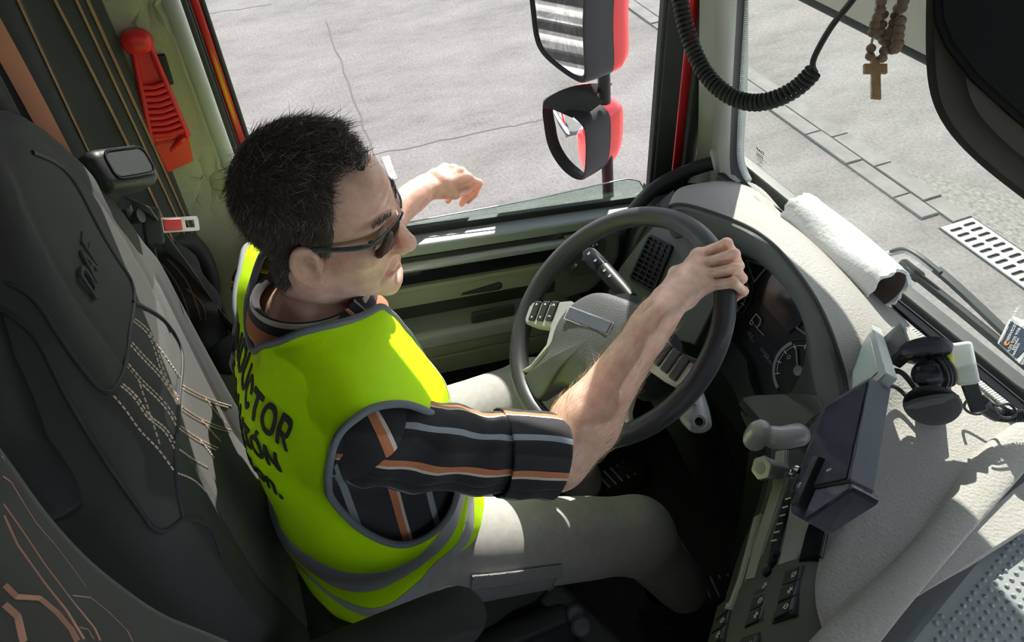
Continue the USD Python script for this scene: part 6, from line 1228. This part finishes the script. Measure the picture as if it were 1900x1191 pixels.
mirror([(984, -70), (990, 20), (1002, 85), (1035, 122), (1080, 149), (1088, 140), (1086, 40), (1082, -90), (1040, -110), (1000, -100)], None, MN, at(1040, 30, x=-1.44), .19, 'main')
mirror([(1012, 196), (1022, 186), (1050, 200), (1082, 228), (1090, 250), (1086, 325), (1078, 331), (1052, 316), (1022, 270), (1013, 225)], None, MN2, at(1050, 262, x=-1.44), .18, 'wide_angle', .9)
hp2 = at(1100, 200, x=-1.44)
part(mi, 'wide_angle_hood', sheet([[at(1010, 198, x=-1.45)+A([0, -.005, 0]), at(1018, 180, x=-1.45), at(1050, 163, x=-1.45)+A([0, .03, 0]), at(1105, 162, x=-1.44)+A([0, .05, 0])], [at(1030, 200, x=-1.44)+A([0, -.012, 0]), at(1050, 186, x=-1.44), at(1080, 175, x=-1.43), at(1110, 172, x=-1.42)], [at(1072, 218, x=-1.43)+A([0, -.012, 0]), at(1090, 210, x=-1.42), at(1105, 200, x=-1.41), at(1118, 190, x=-1.40)]], 14, 16, .008), 'black_plastic')
[part(mi, 'pole', tube(q, .0165, 14), 'black_plastic', smooth=True) for q in ([at(1120, 120, x=-1.43), at(1122, 190, x=-1.43)], [at(1126, 285, x=-1.43), at(1129, 374, x=-1.41), at(1131, 430, x=-1.40)])]; part(mi, 'pole_sleeve', tube([at(1129, 372, x=-1.41), at(1131, 430, x=-1.40)], .0185, 14), 'red_paint', smooth=True); part(mi, 'bracket', tube([at(1131, 425, x=-1.40), A([-1.19, .93, 1.85])], .022, 12), 'red_paint')
# ---------------------------------------------------------------- the white lorry behind, seen in the mirrors
mat('lorry_white', (.78, .76, .73), .3, coat=.4); mat('grille_dark', (.03, .03, .032), .5); mat('lamp_glass', (.55, .58, .6), .08, metal=.4); mat('plate_white', (.8, .8, .8), .4); mat('plate_blue', (.03, .1, .45), .4)
lo = thing('white_lorry', 'white lorry front with dark grille slots, seen in the door mirrors', 'lorry')
LX, LY = -3.15, -4.1
lb = lambda nme, w, d, h, x, y, z, m, r=.03: part(lo, nme, mv(rbox(w, d, h, r), (LX+x, LY+y, z)), m)
lb('cab', 2.46, 2.0, 2.3, 0, -1.05, 2.45, 'lorry_white', .12); lb('windshield', 2.2, .06, .85, 0, -.04, 2.75, 'screen_black', .03); lb('bumper', 2.48, .5, .55, 0, -.18, .72, 'lorry_white', .06); lb('bumper_step', 1.9, .2, .16, 0, -.02, .42, 'grille_dark', .02)
for k in range(5): lb('grille_slot', 1.5-.04*k, .05, .085, 0, -.045, 2.08-.235*k, 'grille_dark', .015); lb('grille_bar', 1.56-.04*k, .05, .05, 0, -.03, 1.98-.235*k, 'lorry_white', .015)
for s in (-1, 1): lb('headlamp', .34, .08, .26, s*1.0, -.0, .98, 'lamp_glass', .04); lb('fog_lamp', .3, .06, .12, s*1.0, .05, .66, 'lamp_glass', .02); lb('corner_panel', .22, .3, 1.2, s*1.12, -.12, 1.65, 'red_paint' if s == 1 else 'lorry_white', .05); lb('wheel_arch', .3, .7, .35, s*1.08, -1.3, .95, 'grille_dark', .05)
lb('number_plate', .52, .02, .12, 0, .075, .62, 'plate_white', .004); lb('plate_band', .045, .022, .12, .24, .076, .62, 'plate_blue', .003)
for s in (-1, 1):
    for y in (-1.2,): part(lo, 'wheel', tr(lathe([(.0001, -.15), (.3, -.15), (.48, -.13), (.5, -.1), (.5, .1), (.48, .13), (.3, .15), (.0001, .15)], 36), frame(A([LX+s*1.0, LY+y, .5]), (1, 0, 0), (0, 1, 0))), 'black_rubber')
